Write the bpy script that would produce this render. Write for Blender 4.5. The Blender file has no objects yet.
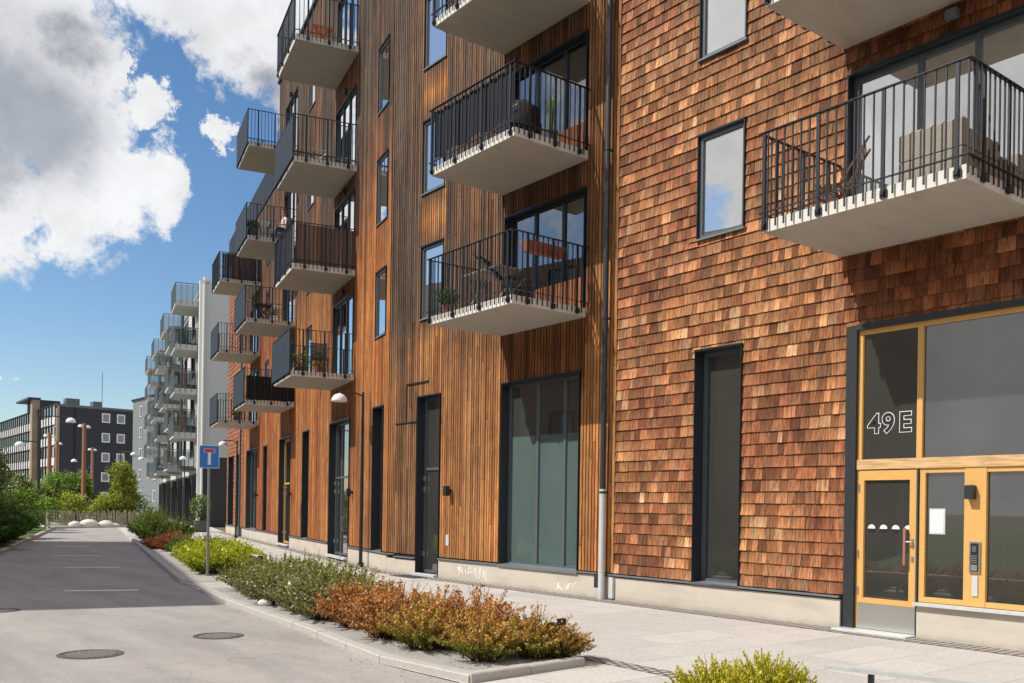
import bpy, math, random
import numpy as np
from math import sin, cos, pi, radians, sqrt, atan2
from mathutils import Vector, Matrix
random.seed(7)
R = random.random
def U(a, b): return a + (b - a) * random.random()
scene = bpy.context.scene
col = scene.collection

# ------------------------------------------------------------------ layout constants (metres)
N1 = 11.61          # wall plane of the near wing: x = N1, runs along +Y
SK = 19.9           # y where the facade bends
ANG = radians(13.58)
CAMH = 1.62
Z90 = radians(90)
def w1(s, off, z=0.0): return Vector((N1 - off, s, z))
def w2(t, off, z=0.0): return Vector((N1 + sin(ANG)*t - cos(ANG)*off, SK + cos(ANG)*t + sin(ANG)*off, z))

# ------------------------------------------------------------------ materials
MATS = {}
def newmat(name):
    m = bpy.data.materials.new(name); m.use_nodes = True
    nt = m.node_tree; nt.nodes.clear()
    out = nt.nodes.new('ShaderNodeOutputMaterial'); MATS[name] = m
    return m, nt, out
def N(nt, typ, **kw):
    n = nt.nodes.new('ShaderNode' + typ)
    for k, v in kw.items():
        if k in n.inputs: n.inputs[k].default_value = v
        else: setattr(n, k, v)
    return n
def L(nt, a, b): nt.links.new(a, b)
def mixc(nt, fac, a, b, mode='MIX'):
    n = nt.nodes.new('ShaderNodeMix'); n.data_type = 'RGBA'; n.blend_type = mode
    for i, v in ((0, fac), (6, a), (7, b)):
        if hasattr(v, 'links') or hasattr(v, 'is_linked'): L(nt, v, n.inputs[i])
        else: n.inputs[i].default_value = v if i == 0 else (tuple(v) + (1,) if len(v) == 3 else v)
    return n.outputs[2]
def ramp(nt, inp, stops):
    n = nt.nodes.new('ShaderNodeValToRGB'); L(nt, inp, n.inputs[0])
    e = n.color_ramp.elements
    while len(e) < len(stops): e.new(0.5)
    for i, (p, c) in enumerate(stops):
        e[i].position = p; e[i].color = (c, c, c, 1) if not isinstance(c, tuple) else tuple(c) + (1,)
    return n.outputs[0]
def noise(nt, scale, detail=4, rough=.55, vec=None, stretch=None, coord='Object'):
    tc = nt.nodes.new('ShaderNodeTexCoord'); src = tc.outputs[coord] if vec is None else vec
    if stretch:
        mp = nt.nodes.new('ShaderNodeMapping'); L(nt, src, mp.inputs[0]); mp.inputs['Scale'].default_value = stretch; src = mp.outputs[0]
    n = nt.nodes.new('ShaderNodeTexNoise'); L(nt, src, n.inputs['Vector'])
    n.inputs['Scale'].default_value = scale; n.inputs['Detail'].default_value = detail; n.inputs['Roughness'].default_value = rough
    return n.outputs[0]
def bsdf(nt, out, color, rough=.6, metal=0., bump=None, bstr=.3, bdist=.01, spec=.5, trans=None):
    b = nt.nodes.new('ShaderNodeBsdfPrincipled')
    if hasattr(color, 'is_linked'): L(nt, color, b.inputs['Base Color'])
    else: b.inputs['Base Color'].default_value = tuple(color) + (1,)
    if hasattr(rough, 'is_linked'): L(nt, rough, b.inputs['Roughness'])
    else: b.inputs['Roughness'].default_value = rough
    b.inputs['Metallic'].default_value = metal
    b.inputs['Specular IOR Level'].default_value = spec
    if bump is not None:
        bn = nt.nodes.new('ShaderNodeBump'); bn.inputs['Strength'].default_value = bstr; bn.inputs['Distance'].default_value = bdist
        L(nt, bump, bn.inputs['Height']); L(nt, bn.outputs[0], b.inputs['Normal'])
    L(nt, b.outputs[0], out.inputs[0])
    return b
def simple(name, c, rough=.6, metal=0., var=.15, scale=8., spec=.5):
    m, nt, out = newmat(name)
    nz = noise(nt, scale, 5, .6)
    lo = tuple(x*(1-var) for x in c); hi = tuple(min(1, x*(1+var)) for x in c)
    bsdf(nt, out, mixc(nt, nz, lo, hi), rough, metal, nz, .15, .004, spec)
    return m
def vcol(nt, name='Col'):
    a = nt.nodes.new('ShaderNodeVertexColor'); a.layer_name = name; return a.outputs[0]

def wood_mat(name, stretch, scale, amt, bs=.4):
    m, nt, out = newmat(name)
    c = vcol(nt)
    n1 = noise(nt, scale, 6, .65, stretch=stretch)
    n2 = noise(nt, 1.3, 4, .6)
    g = ramp(nt, n1, [(.32, 1-amt*.8), (.5, .97), (.68, 1+amt*.7)])
    c2 = mixc(nt, 1.0, c, g, 'MULTIPLY')
    g2 = ramp(nt, n2, [(.3, .74), (.68, 1.12)])
    n4 = noise(nt, .8, 6, .65, stretch=(2.2, 2.2, .25)); g4 = ramp(nt, n4, [(.34, .80), (.52, 1.), (.7, 1.07)])
    c3 = mixc(nt, 1., mixc(nt, 1.0, c2, g2, 'MULTIPLY'), g4, 'MULTIPLY')
    bsdf(nt, out, c3, .8, 0, n1, bs, .006, .25)
    return m
wood_mat('slat_wood', (14, 14, .8), 4.0, .55)
wood_mat('shingle_wood', (13, 13, .55), 3.2, .78, .5)
wood_mat('deck_wood', (3, 3, 3), 6.0, .3)
m, nt, out = newmat('painted'); bsdf(nt, out, vcol(nt), .6)
simple('dark_gap', (.03, .018, .012), .9)
simple('dark_metal', (.022, .026, .032), .45, .0, .2)
simple('grey_metal', (.17, .19, .21), .45, .2, .12)
simple('frame_dark', (.016, .02, .027), .42, 0, .2)
simple('frame_grey', (.10, .115, .13), .4, .1, .1)
simple('rail_metal', (.02, .024, .031), .42, .2, .15)
simple('panel_grey', (.040, .050, .066), .85, 0, .12, 2.5, .15)
simple('pole_grey', (.22, .25, .26), .5, .3, .15, 8)
simple('galv', (.58, .60, .60), .5, .25, .2, 12)
simple('black', (.008, .008, .009), .6)
simple('white_paint', (.78, .78, .76), .5, 0, .06)
simple('offwhite_wall', (.50, .49, .475), .8, 0, .07, .5)
simple('lightgrey_wall', (.60, .60, .61), .8, 0, .07, .4)
simple('brick_dark', (.05, .05, .054), .8, 0, .3, 14)
simple('asphalt_dark_wall', (.027, .032, .042), .7, 0, .12, .6)
simple('grey_brick_wall', (.16, .185, .19), .8, 0, .14, .7)
simple('tan_wall', (.30, .22, .16), .8, 0, .1, 1.)
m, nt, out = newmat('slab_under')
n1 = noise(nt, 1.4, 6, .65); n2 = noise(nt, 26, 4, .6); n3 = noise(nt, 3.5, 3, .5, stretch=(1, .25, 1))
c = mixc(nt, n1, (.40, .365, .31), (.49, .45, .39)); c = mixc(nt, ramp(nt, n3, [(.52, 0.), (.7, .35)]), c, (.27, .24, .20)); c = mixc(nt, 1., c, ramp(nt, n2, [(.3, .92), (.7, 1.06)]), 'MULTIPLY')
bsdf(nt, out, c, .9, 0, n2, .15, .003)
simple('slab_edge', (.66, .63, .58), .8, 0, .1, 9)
simple('pink_wood_mast', (.30, .135, .085), .7, 0, .25, 4)
simple('stone_white', (.62, .60, .56), .85, 0, .25, 5)
simple('terracotta', (.26, .085, .05), .7)
simple('pot_grey', (.09, .095, .10), .6)
simple('wicker', (.27, .235, .19), .8, 0, .45, 45)
simple('cushion', (.20, .19, .18), .9)
simple('fabric_black', (.012, .012, .014), .95)
simple('steel', (.48, .48, .46), .32, .8, .12, 3)
simple('curtain_white', (.66, .67, .68), .9)
simple('interior', (.30, .29, .27), .9, 0, .2, 1.2)
simple('interior_light', (.48, .46, .42), .9, 0, .1, 1.2)
simple('old_fence_wood', (.30, .255, .20), .85, 0, .4, 6)
simple('bark', (.11, .075, .05), .9, 0, .35, 14)
simple('lamp_white', (.80, .79, .77), .35, 0, .05)

# pine window timber of the entrance
m, nt, out = newmat('pine_frame')
n1 = noise(nt, 5, 6, .6, stretch=(1, 1, 12))
bsdf(nt, out, mixc(nt, n1, (.56, .30, .085), (.72, .43, .15)), .45, 0, n1, .1, .003, .4)
m, nt, out = newmat('pine_worn')
n1 = noise(nt, 5, 8, .65, stretch=(.5, 1, 7))
bsdf(nt, out, mixc(nt, ramp(nt, n1, [(.38, 0.), (.56, 1.)]), (.40, .25, .13), (.66, .42, .19)), .6, 0, n1, .2, .004)

# concrete plinth
m, nt, out = newmat('plinth')
n1 = noise(nt, 2.2, 7, .65); n2 = noise(nt, 40, 4, .6); n3 = noise(nt, .8, 3, .5, stretch=(1, 1, 5))
c = mixc(nt, n1, (.46, .41, .345), (.59, .535, .465))
c = mixc(nt, ramp(nt, n3, [(.5, 0.), (.75, .55)]), c, (.36, .31, .25))
tcp = nt.nodes.new('ShaderNodeTexCoord'); sxp = nt.nodes.new('ShaderNodeSeparateXYZ'); L(nt, tcp.outputs['Object'], sxp.inputs[0])
adp = N(nt, 'Math', operation='MULTIPLY_ADD'); L(nt, n1, adp.inputs[0]); adp.inputs[1].default_value = .16; L(nt, sxp.outputs[2], adp.inputs[2])
splash = ramp(nt, adp.outputs[0], [(.05, .55), (.17, 0.)])
c = mixc(nt, splash, c, (.24, .22, .19))
bsdf(nt, out, c, .85, 0, n2, .25, .004)
# door glass etc
def glass(name, tint, base, mul, rough=0.0, dark=None, grey_lift=None):
    m, nt, out = newmat(name)
    fr = N(nt, 'Fresnel', IOR=1.5)
    ma = N(nt, 'Math', operation='MULTIPLY_ADD'); L(nt, fr.outputs[0], ma.inputs[0]); ma.inputs[1].default_value = mul; ma.inputs[2].default_value = base
    ma.use_clamp = True
    g = N(nt, 'BsdfGlossy', Roughness=rough); g.inputs['Color'].default_value = (.93, .92, .90, 1)
    nz = noise(nt, .8, 1, .3)
    bn = nt.nodes.new('ShaderNodeBump'); bn.inputs['Strength'].default_value = .03; bn.inputs['Distance'].default_value = .05
    L(nt, nz, bn.inputs['Height']); L(nt, bn.outputs[0], g.inputs['Normal'])
    if dark is None:
        t = N(nt, 'BsdfTransparent'); t.inputs['Color'].default_value = tuple(tint) + (1,)
    else:
        t = N(nt, 'BsdfDiffuse'); 
        n2 = noise(nt, 1.2, 4, .6, stretch=(1, 1, .4))
        L(nt, mixc(nt, n2, tuple(x*.75 for x in dark), tuple(x*1.25 for x in dark)), t.inputs['Color'])
    if grey_lift:  # diffuse grey mixed in to stand for pale reflections in the pane
        fd = N(nt, 'BsdfDiffuse'); n3 = noise(nt, 1.1, 5, .6, stretch=(1, 1, .35)); L(nt, mixc(nt, n3, tuple(x*.7 for x in grey_lift[1]), tuple(x*1.3 for x in grey_lift[1])), fd.inputs['Color'])
        mf = nt.nodes.new('ShaderNodeMixShader'); mf.inputs[0].default_value = grey_lift[0]; L(nt, t.outputs[0], mf.inputs[1]); L(nt, fd.outputs[0], mf.inputs[2]); t = mf
    mx = nt.nodes.new('ShaderNodeMixShader'); L(nt, ma.outputs[0], mx.inputs[0]); L(nt, t.outputs[0], mx.inputs[1]); L(nt, g.outputs[0], mx.inputs[2])
    L(nt, mx.outputs[0], out.inputs[0]); return m
glass('glass', (.66, .71, .70), .14, 2.0)
glass('glass_sky', (.62, .67, .70), .50, 2.2, grey_lift=(.6, (.24, .25, .255)))
glass('glass_dark', (.55, .57, .55), .07, 1.8, grey_lift=(.34, (.12, .125, .116)))
glass('glass_frosted', None, .05, 1.3, 0.02, (.085, .125, .12))
glass('glass_rail', (.42, .50, .50), .10, 1.5)
glass('far_glass', None, .12, 1.6, .02, (.03, .035, .04))

# ground surfaces
def ground_mat(name, a, b, fine, spots=.0, tile=None, mortar=(.2, .19, .18), rot=0.):
    m, nt, out = newmat(name)
    n1 = noise(nt, .35, 6, .6); n2 = noise(nt, fine, 3, .6); n3 = noise(nt, 2.4, 6, .7)
    c = mixc(nt, n1, a, b)
    c = mixc(nt, .5, c, mixc(nt, n3, tuple(x*.8 for x in a), tuple(min(1, x*1.12) for x in b)))
    g = ramp(nt, n2, [(.3, .84), (.7, 1.12)])
    c = mixc(nt, 1., c, g, 'MULTIPLY')
    if spots:
        vo = N(nt, 'TexVoronoi', Scale=7.0); tc = nt.nodes.new('ShaderNodeTexCoord'); L(nt, tc.outputs['Object'], vo.inputs['Vector'])
        s = ramp(nt, vo.outputs['Distance'], [(.02, .62), (.05, 1.)])
        c = mixc(nt, spots, c, mixc(nt, 1., c, s, 'MULTIPLY'))
    h = n2
    if tile:
        tc = nt.nodes.new('ShaderNodeTexCoord'); mp = nt.nodes.new('ShaderNodeMapping'); L(nt, tc.outputs['Object'], mp.inputs[0])
        mp.inputs['Rotation'].default_value = (0, 0, rot)
        br = nt.nodes.new('ShaderNodeTexBrick'); L(nt, mp.outputs[0], br.inputs['Vector'])
        br.inputs['Scale'].default_value = 1.0; br.inputs['Brick Width'].default_value = tile[0]; br.inputs['Row Height'].default_value = tile[1]
        br.inputs['Mortar Size'].default_value = tile[2]; br.offset = tile[3]
        br.inputs['Color1'].default_value = (.90, .90, .90, 1); br.inputs['Color2'].default_value = (1.06, 1.05, 1.04, 1); br.inputs['Mortar'].default_value = tuple(mortar) + (1,)
        br.inputs['Bias'].default_value = 0
        c = mixc(nt, 1., c, br.outputs[0], 'MULTIPLY')
    bsdf(nt, out, c, .85, 0, h, .35, .006, .3)
    return m
ground_mat('asphalt', (.31, .285, .27), (.40, .37, .345), 55, .35)
m = MATS['asphalt']; nt = m.node_tree; pb_ = next(n for n in nt.nodes if n.type == 'BSDF_PRINCIPLED'); src = pb_.inputs['Base Color'].links[0].from_socket
tc = nt.nodes.new('ShaderNodeTexCoord')
wz = nt.nodes.new('ShaderNodeTexNoise'); wz.inputs['Scale'].default_value = 1.1; wz.inputs['Detail'].default_value = 6; L(nt, tc.outputs['Object'], wz.inputs['Vector'])
mxv = nt.nodes.new('ShaderNodeMix'); mxv.data_type = 'RGBA'; mxv.inputs[0].default_value = .35; L(nt, tc.outputs['Object'], mxv.inputs[6]); L(nt, wz.outputs['Color'], mxv.inputs[7])
vo = nt.nodes.new('ShaderNodeTexVoronoi'); vo.feature = 'DISTANCE_TO_EDGE'; vo.inputs['Scale'].default_value = .42; L(nt, mxv.outputs[2], vo.inputs['Vector'])
crk = ramp(nt, vo.outputs['Distance'], [(.0012, .80), (.004, 1.)])
few = ramp(nt, noise(nt, .35, 2, .5), [(.50, 1.), (.56, 0.)])
c1_ = mixc(nt, few, mixc(nt, 1., src, crk, 'MULTIPLY'), src)
st = ramp(nt, noise(nt, .9, 5, .6, stretch=(1.6, .35, 1)), [(.36, .82), (.55, 1.), (.72, 1.07)])
ag = ramp(nt, noise(nt, 160, 2, .5), [(.35, .80), (.5, 1.), (.68, 1.22)])
c2_ = mixc(nt, 1., mixc(nt, 1., c1_, st, 'MULTIPLY'), ag, 'MULTIPLY')
vs_ = nt.nodes.new('ShaderNodeTexVoronoi'); vs_.inputs['Scale'].default_value = 1.3; L(nt, tc.outputs['Object'], vs_.inputs['Vector'])
gum = ramp(nt, vs_.outputs['Distance'], [(.022, .55), (.035, 1.)])
L(nt, mixc(nt, 1., c2_, gum, 'MULTIPLY'), pb_.inputs['Base Color'])
ground_mat('pavement_slab', (.45, .425, .395), (.56, .53, .495), 24, .5, (1.4, .7, .007, .5), (.66, .65, .64), 0)
ground_mat('cobble', (.34, .31, .28), (.48, .44, .395), 25, .0, (.11, .11, .02, .5), (.28, .26, .24), 0)
ground_mat('gravel', (.26, .25, .24), (.44, .42, .39), 38)
ground_mat('earth', (.10, .09, .06), (.17, .16, .09), 4)
ground_mat('grass', (.06, .10, .02), (.10, .15, .035), 12)
simple('kerb_stone', (.42, .395, .36), .85, 0, .25, 22)
simple('bar_pale', (.66, .64, .61), .8, 0, .25, 7)
simple('cast_iron', (.10, .09, .08), .6, .3, .3, 30)

simple('iron_worn', (.34, .31, .28), .5, .2, .3, 30)
def leaf_mat(name):
    m, nt, out = newmat(name)
    c = vcol(nt)
    d = N(nt, 'BsdfDiffuse'); L(nt, c, d.inputs[0])
    t = N(nt, 'BsdfTranslucent'); L(nt, mixc(nt, 1., c, (1.25, 1.2, .6), 'MULTIPLY'), t.inputs[0])
    g = N(nt, 'BsdfGlossy', Roughness=.45); g.inputs['Color'].default_value = (.5, .5, .5, 1)
    m1 = nt.nodes.new('ShaderNodeMixShader'); m1.inputs[0].default_value = .35
    L(nt, d.outputs[0], m1.inputs[1]); L(nt, t.outputs[0], m1.inputs[2])
    m2 = nt.nodes.new('ShaderNodeMixShader'); m2.inputs[0].default_value = .06
    L(nt, m1.outputs[0], m2.inputs[1]); L(nt, g.outputs[0], m2.inputs[2]); L(nt, m2.outputs[0], out.inputs[0])
leaf_mat('leaf')

# ------------------------------------------------------------------ mesh builder
class MB:
    def __init__(s): s.v = []; s.f = []; s.c = []; s.m = []
    def add(s, vs, fs, c=(1, 1, 1), mi=0):
        b = len(s.v); s.v += [tuple(v) for v in vs]
        s.c += (c if isinstance(c, list) else [c]*len(vs))
        s.f += [tuple(b+i for i in f) for f in fs]; s.m += [mi]*len(fs)
    def box(s, x0, x1, y0, y1, z0, z1, c=(1, 1, 1), mi=0):
        vs = [(x0,y0,z0),(x1,y0,z0),(x1,y1,z0),(x0,y1,z0),(x0,y0,z1),(x1,y0,z1),(x1,y1,z1),(x0,y1,z1)]
        s.add(vs, [(0,3,2,1),(4,5,6,7),(0,1,5,4),(1,2,6,5),(2,3,7,6),(3,0,4,7)], c, mi)
    def bev(s, x0, x1, y0, y1, z0, z1, b=.01, c=(1, 1, 1), mi=0):
        # box whose top edges are chamfered
        vs = [(x0,y0,z0),(x1,y0,z0),(x1,y1,z0),(x0,y1,z0),(x0,y0,z1-b),(x1,y0,z1-b),(x1,y1,z1-b),(x0,y1,z1-b),
              (x0+b,y0+b,z1),(x1-b,y0+b,z1),(x1-b,y1-b,z1),(x0+b,y1-b,z1)]
        s.add(vs, [(0,3,2,1),(0,1,5,4),(1,2,6,5),(2,3,7,6),(3,0,4,7),(4,5,9,8),(5,6,10,9),(6,7,11,10),(7,4,8,11),(8,9,10,11)], c, mi)
    def quad(s, a, b, c_, d, c=(1, 1, 1), mi=0): s.add([a, b, c_, d], [(0,1,2,3)], c, mi)
    def bar(s, p, q, wx, wy, c=(1, 1, 1), mi=0, up=(0, 0, 1)):
        p = Vector(p); q = Vector(q); d = (q-p).normalized(); up = Vector(up)
        if abs(d.dot(up)) > .95: up = Vector((0, 1, 0))
        a = d.cross(up).normalized()*wx/2; b = a.cross(d).normalized()*wy/2
        vs = [p-a-b, p+a-b, p+a+b, p-a+b, q-a-b, q+a-b, q+a+b, q-a+b]
        s.add(vs, [(0,3,2,1),(4,5,6,7),(0,1,5,4),(1,2,6,5),(2,3,7,6),(3,0,4,7)], c, mi)
    def tube(s, pts, r, n=8, c=(1, 1, 1), mi=0, cap=True):
        pts = [Vector(p) for p in pts]; rs = r if isinstance(r, (list, tuple)) else [r]*len(pts)
        b = len(s.v); vs = []
        d0 = (pts[1]-pts[0]).normalized()
        up = Vector((0, 0, 1)) if abs(d0.z) < .9 else Vector((1, 0, 0))
        for i, p in enumerate(pts):
            d = (pts[min(i+1, len(pts)-1)] - pts[max(i-1, 0)]).normalized()
            a = d.cross(up).normalized(); e = a.cross(d).normalized()
            for k in range(n):
                t = 2*pi*k/n; vs.append(p + (a*cos(t)+e*sin(t))*rs[i])
        fs = []
        for i in range(len(pts)-1):
            for k in range(n):
                k2 = (k+1) % n; fs.append((i*n+k, i*n+k2, (i+1)*n+k2, (i+1)*n+k))
        if cap:
            fs.append(tuple(range(n))[::-1]); fs.append(tuple((len(pts)-1)*n+k for k in range(n)))
        s.add(vs, fs, c, mi)
    def lathe(s, prof, cx=0, cy=0, n=20, c=(1, 1, 1), mi=0):
        vs = []; fs = []
        for (r, z) in prof:
            for k in range(n):
                t = 2*pi*k/n; vs.append((cx+r*cos(t), cy+r*sin(t), z))
        for i in range(len(prof)-1):
            for k in range(n):
                k2 = (k+1) % n; fs.append((i*n+k, i*n+k2, (i+1)*n+k2, (i+1)*n+k))
        s.add(vs, fs, c, mi)
    def flip(s): s.f = [f[::-1] for f in s.f]; return s
    def mesh(s, name, mats, smooth=False):
        me = bpy.data.meshes.new(name); me.from_pydata(s.v, [], s.f)
        for mt in (mats if isinstance(mats, (list, tuple)) else [mats]): me.materials.append(MATS[mt])
        if s.f: me.polygons.foreach_set('material_index', s.m)
        ca = me.color_attributes.new('Col', 'FLOAT_COLOR', 'POINT')
        arr = np.ones((len(s.v), 4), dtype=np.float32)
        if s.v: arr[:, :3] = np.array(s.c, dtype=np.float32)
        ca.data.foreach_set('color', arr.ravel())
        if smooth: me.polygons.foreach_set('use_smooth', [True]*len(s.f))
        me.update(); return me
    def build(s, name, mats, parent=None, loc=(0, 0, 0), rz=0., smooth=False):
        return link(name, s.mesh(name, mats, smooth), parent, loc, rz)
def link(name, me, parent=None, loc=(0, 0, 0), rz=0.):
    o = bpy.data.objects.new(name, me); col.objects.link(o)
    o.location = loc; o.rotation_euler = (0, 0, rz)
    if parent: o.parent = parent
    return o
def tag(o, label, cat, group=None, kind=None):
    if label: o['label'] = label
    if cat: o['category'] = cat
    if group: o['group'] = group
    if kind: o['kind'] = kind
    return o
def thing(name, label, cat, loc=(0, 0, 0), rz=0., group=None):
    o = bpy.data.objects.new(name, None); o.empty_display_size = .2; col.objects.link(o)
    o.location = loc; o.rotation_euler = (0, 0, rz)
    return tag(o, label, cat, group)
def struct(o): o['kind'] = 'structure'; return o
KIDS = {}
def copy_tree(o, parent=None):
    c = o.copy(); col.objects.link(c)
    if parent is not None: c.parent = parent
    for k in [x for x in o.children]: copy_tree(k, c)
    return c
def dup(o, loc, rz, label, sc=None, group=None):
    c = copy_tree(o); c.location = loc; c.rotation_euler = (0, 0, rz); c['label'] = label
    if sc: c.scale = sc if isinstance(sc, tuple) else (sc, sc, sc)
    if group: c['group'] = group
    return c

# ------------------------------------------------------------------ walls with openings (local frame: x along wall, y outward, z up)
def wall_cells(x0, x1, z0, z1, holes):
    xs = sorted({x0, x1, *[min(max(h[0], x0), x1) for h in holes], *[min(max(h[1], x0), x1) for h in holes]})
    zs = sorted({z0, z1, *[min(max(h[2], z0), z1) for h in holes], *[min(max(h[3], z0), z1) for h in holes]})
    out = []
    for i in range(len(xs)-1):
        for j in range(len(zs)-1):
            cx = (xs[i]+xs[i+1])/2; cz = (zs[j]+zs[j+1])/2
            if xs[i+1]-xs[i] < 1e-4 or zs[j+1]-zs[j] < 1e-4: continue
            if not any(h[0] < cx < h[1] and h[2] < cz < h[3] for h in holes): out.append((xs[i], xs[i+1], zs[j], zs[j+1]))
    return out
def backing(mb, x0, x1, z0, z1, holes, y=0.0, mi=0):
    for a, b, c, d in wall_cells(x0, x1, z0, z1, holes): mb.quad((a, y, c), (a, y, d), (b, y, d), (b, y, c), (1, 1, 1), mi)

def smooth(a, b, x):
    t = min(1, max(0, (x-a)/(b-a))); return t*t*(3-2*t)
def lerp3(a, b, t): return tuple(a[i]+(b[i]-a[i])*t for i in range(3))
def vnoise(x, seed=0):   # 1d value noise
    i = math.floor(x); f = x-i; f = f*f*(3-2*f)
    def h(k): return (math.sin((k*127.1+seed*311.7))*43758.5453) % 1.0
    return h(i)*(1-f)+h(i+1)*f
def vnoise2(x, y, seed=0):
    i = math.floor(x); j = math.floor(y); f = x-i; g = y-j; f = f*f*(3-2*f); g = g*g*(3-2*g)
    def h(a, b): return (math.sin(a*127.1+b*269.5+seed*74.7)*43758.5453) % 1.0
    return (h(i,j)*(1-f)+h(i+1,j)*f)*(1-g)+(h(i,j+1)*(1-f)+h(i+1,j+1)*f)*g
ORANGE = (.45, .155, .040); DEEP = (.34, .095, .030); TAN = (.50, .25, .095); BROWN = (.088, .053, .036); GREY = (.128, .094, .071)

def slats(mb, x0, x1, z0, z1, holes, colf, pitch=.085, wdt=.06, dep=.035, step=.45, y0=.012):
    n = int((x1-x0)/pitch)
    for k in range(n):
        xa = x0 + k*pitch + .01 + U(-.004, .004); xb = xa + wdt + U(-.004, .006); xm = (xa+xb)/2
        iv = [(z0, z1)]
        for h in holes:
            if h[0]-.02 < xm < h[1]+.02:
                nv = []
                for a, b in iv:
                    if h[3] <= a or h[2] >= b: nv.append((a, b)); continue
                    if h[2]-a > .03: nv.append((a, h[2]))
                    if b-h[3] > .03: nv.append((h[3], b))
                iv = nv
        rs = R(); j0 = U(0, 4.)
        y1 = y0 + dep + U(-.004, .004)
        for a, b in iv:
            # board joints
            cuts = [a]; q = a + (j0 % 3.9) + .4
            while q < b-.4: cuts.append(q); q += U(3.0, 4.4)
            cuts.append(b)
            for ci in range(len(cuts)-1):
                ca, cb = cuts[ci], cuts[ci+1]-(.008 if ci < len(cuts)-2 else 0)
                br = random.choice([.66, .8, .9, .97, 1.03, 1.1, 1.25])*U(.95, 1.05); hue = R()
                m_ = max(1, int((cb-ca)/step)); vs = []; cs = []
                for i in range(m_+1):
                    z = ca+(cb-ca)*i/m_
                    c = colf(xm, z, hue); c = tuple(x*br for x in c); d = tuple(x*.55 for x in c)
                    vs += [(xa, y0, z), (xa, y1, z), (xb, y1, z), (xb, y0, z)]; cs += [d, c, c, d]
                fs = []
                for i in range(m_):
                    o = i*4
                    for e in range(3): fs.append((o+e, o+e+1, o+e+5, o+e+4)[::-1])
                fs.append((0, 1, 2, 3)); fs.append((m_*4+3, m_*4+2, m_*4+1, m_*4))
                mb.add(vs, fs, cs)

def shingles(mb, x0, x1, z0, z1, holes, colf, ch=.18, y0=.01):
    row = 0; z = z0
    while z < z1:
        zt = min(z1, z+ch+.012); x = x0 - U(0, .1)
        while x < x1:
            wd = random.choice([U(.08, .12), U(.11, .17), U(.15, .24)])
            a, b = max(x0, x), min(x1, x+wd-.0045); x += wd
            if b-a < .01: continue
            dz = U(-.004, .004); c = colf((a+b)/2, z+ch/2)
            for (p, q, r, s_) in (clip_rect(a, b, z+dz, zt, holes) if holes else [(a, b, z+dz, zt)]):
                yb = y0 + .026 + U(-.004, .006); yt = y0+.004
                tw = U(-.003, .003)
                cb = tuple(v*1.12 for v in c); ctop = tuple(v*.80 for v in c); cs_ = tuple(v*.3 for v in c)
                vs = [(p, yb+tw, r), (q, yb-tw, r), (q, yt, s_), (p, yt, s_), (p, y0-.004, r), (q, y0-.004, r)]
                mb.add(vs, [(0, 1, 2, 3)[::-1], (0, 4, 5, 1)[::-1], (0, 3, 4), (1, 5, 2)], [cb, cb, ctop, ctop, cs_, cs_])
        z += ch; row += 1
def clip_rect(a, b, c, d, holes):
    hs = [h for h in holes if h[0] < b and h[1] > a and h[2] < d and h[3] > c]
    if not hs: return [(a, b, c, d)]
    return wall_cells(a, b, c, d, hs)

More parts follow.
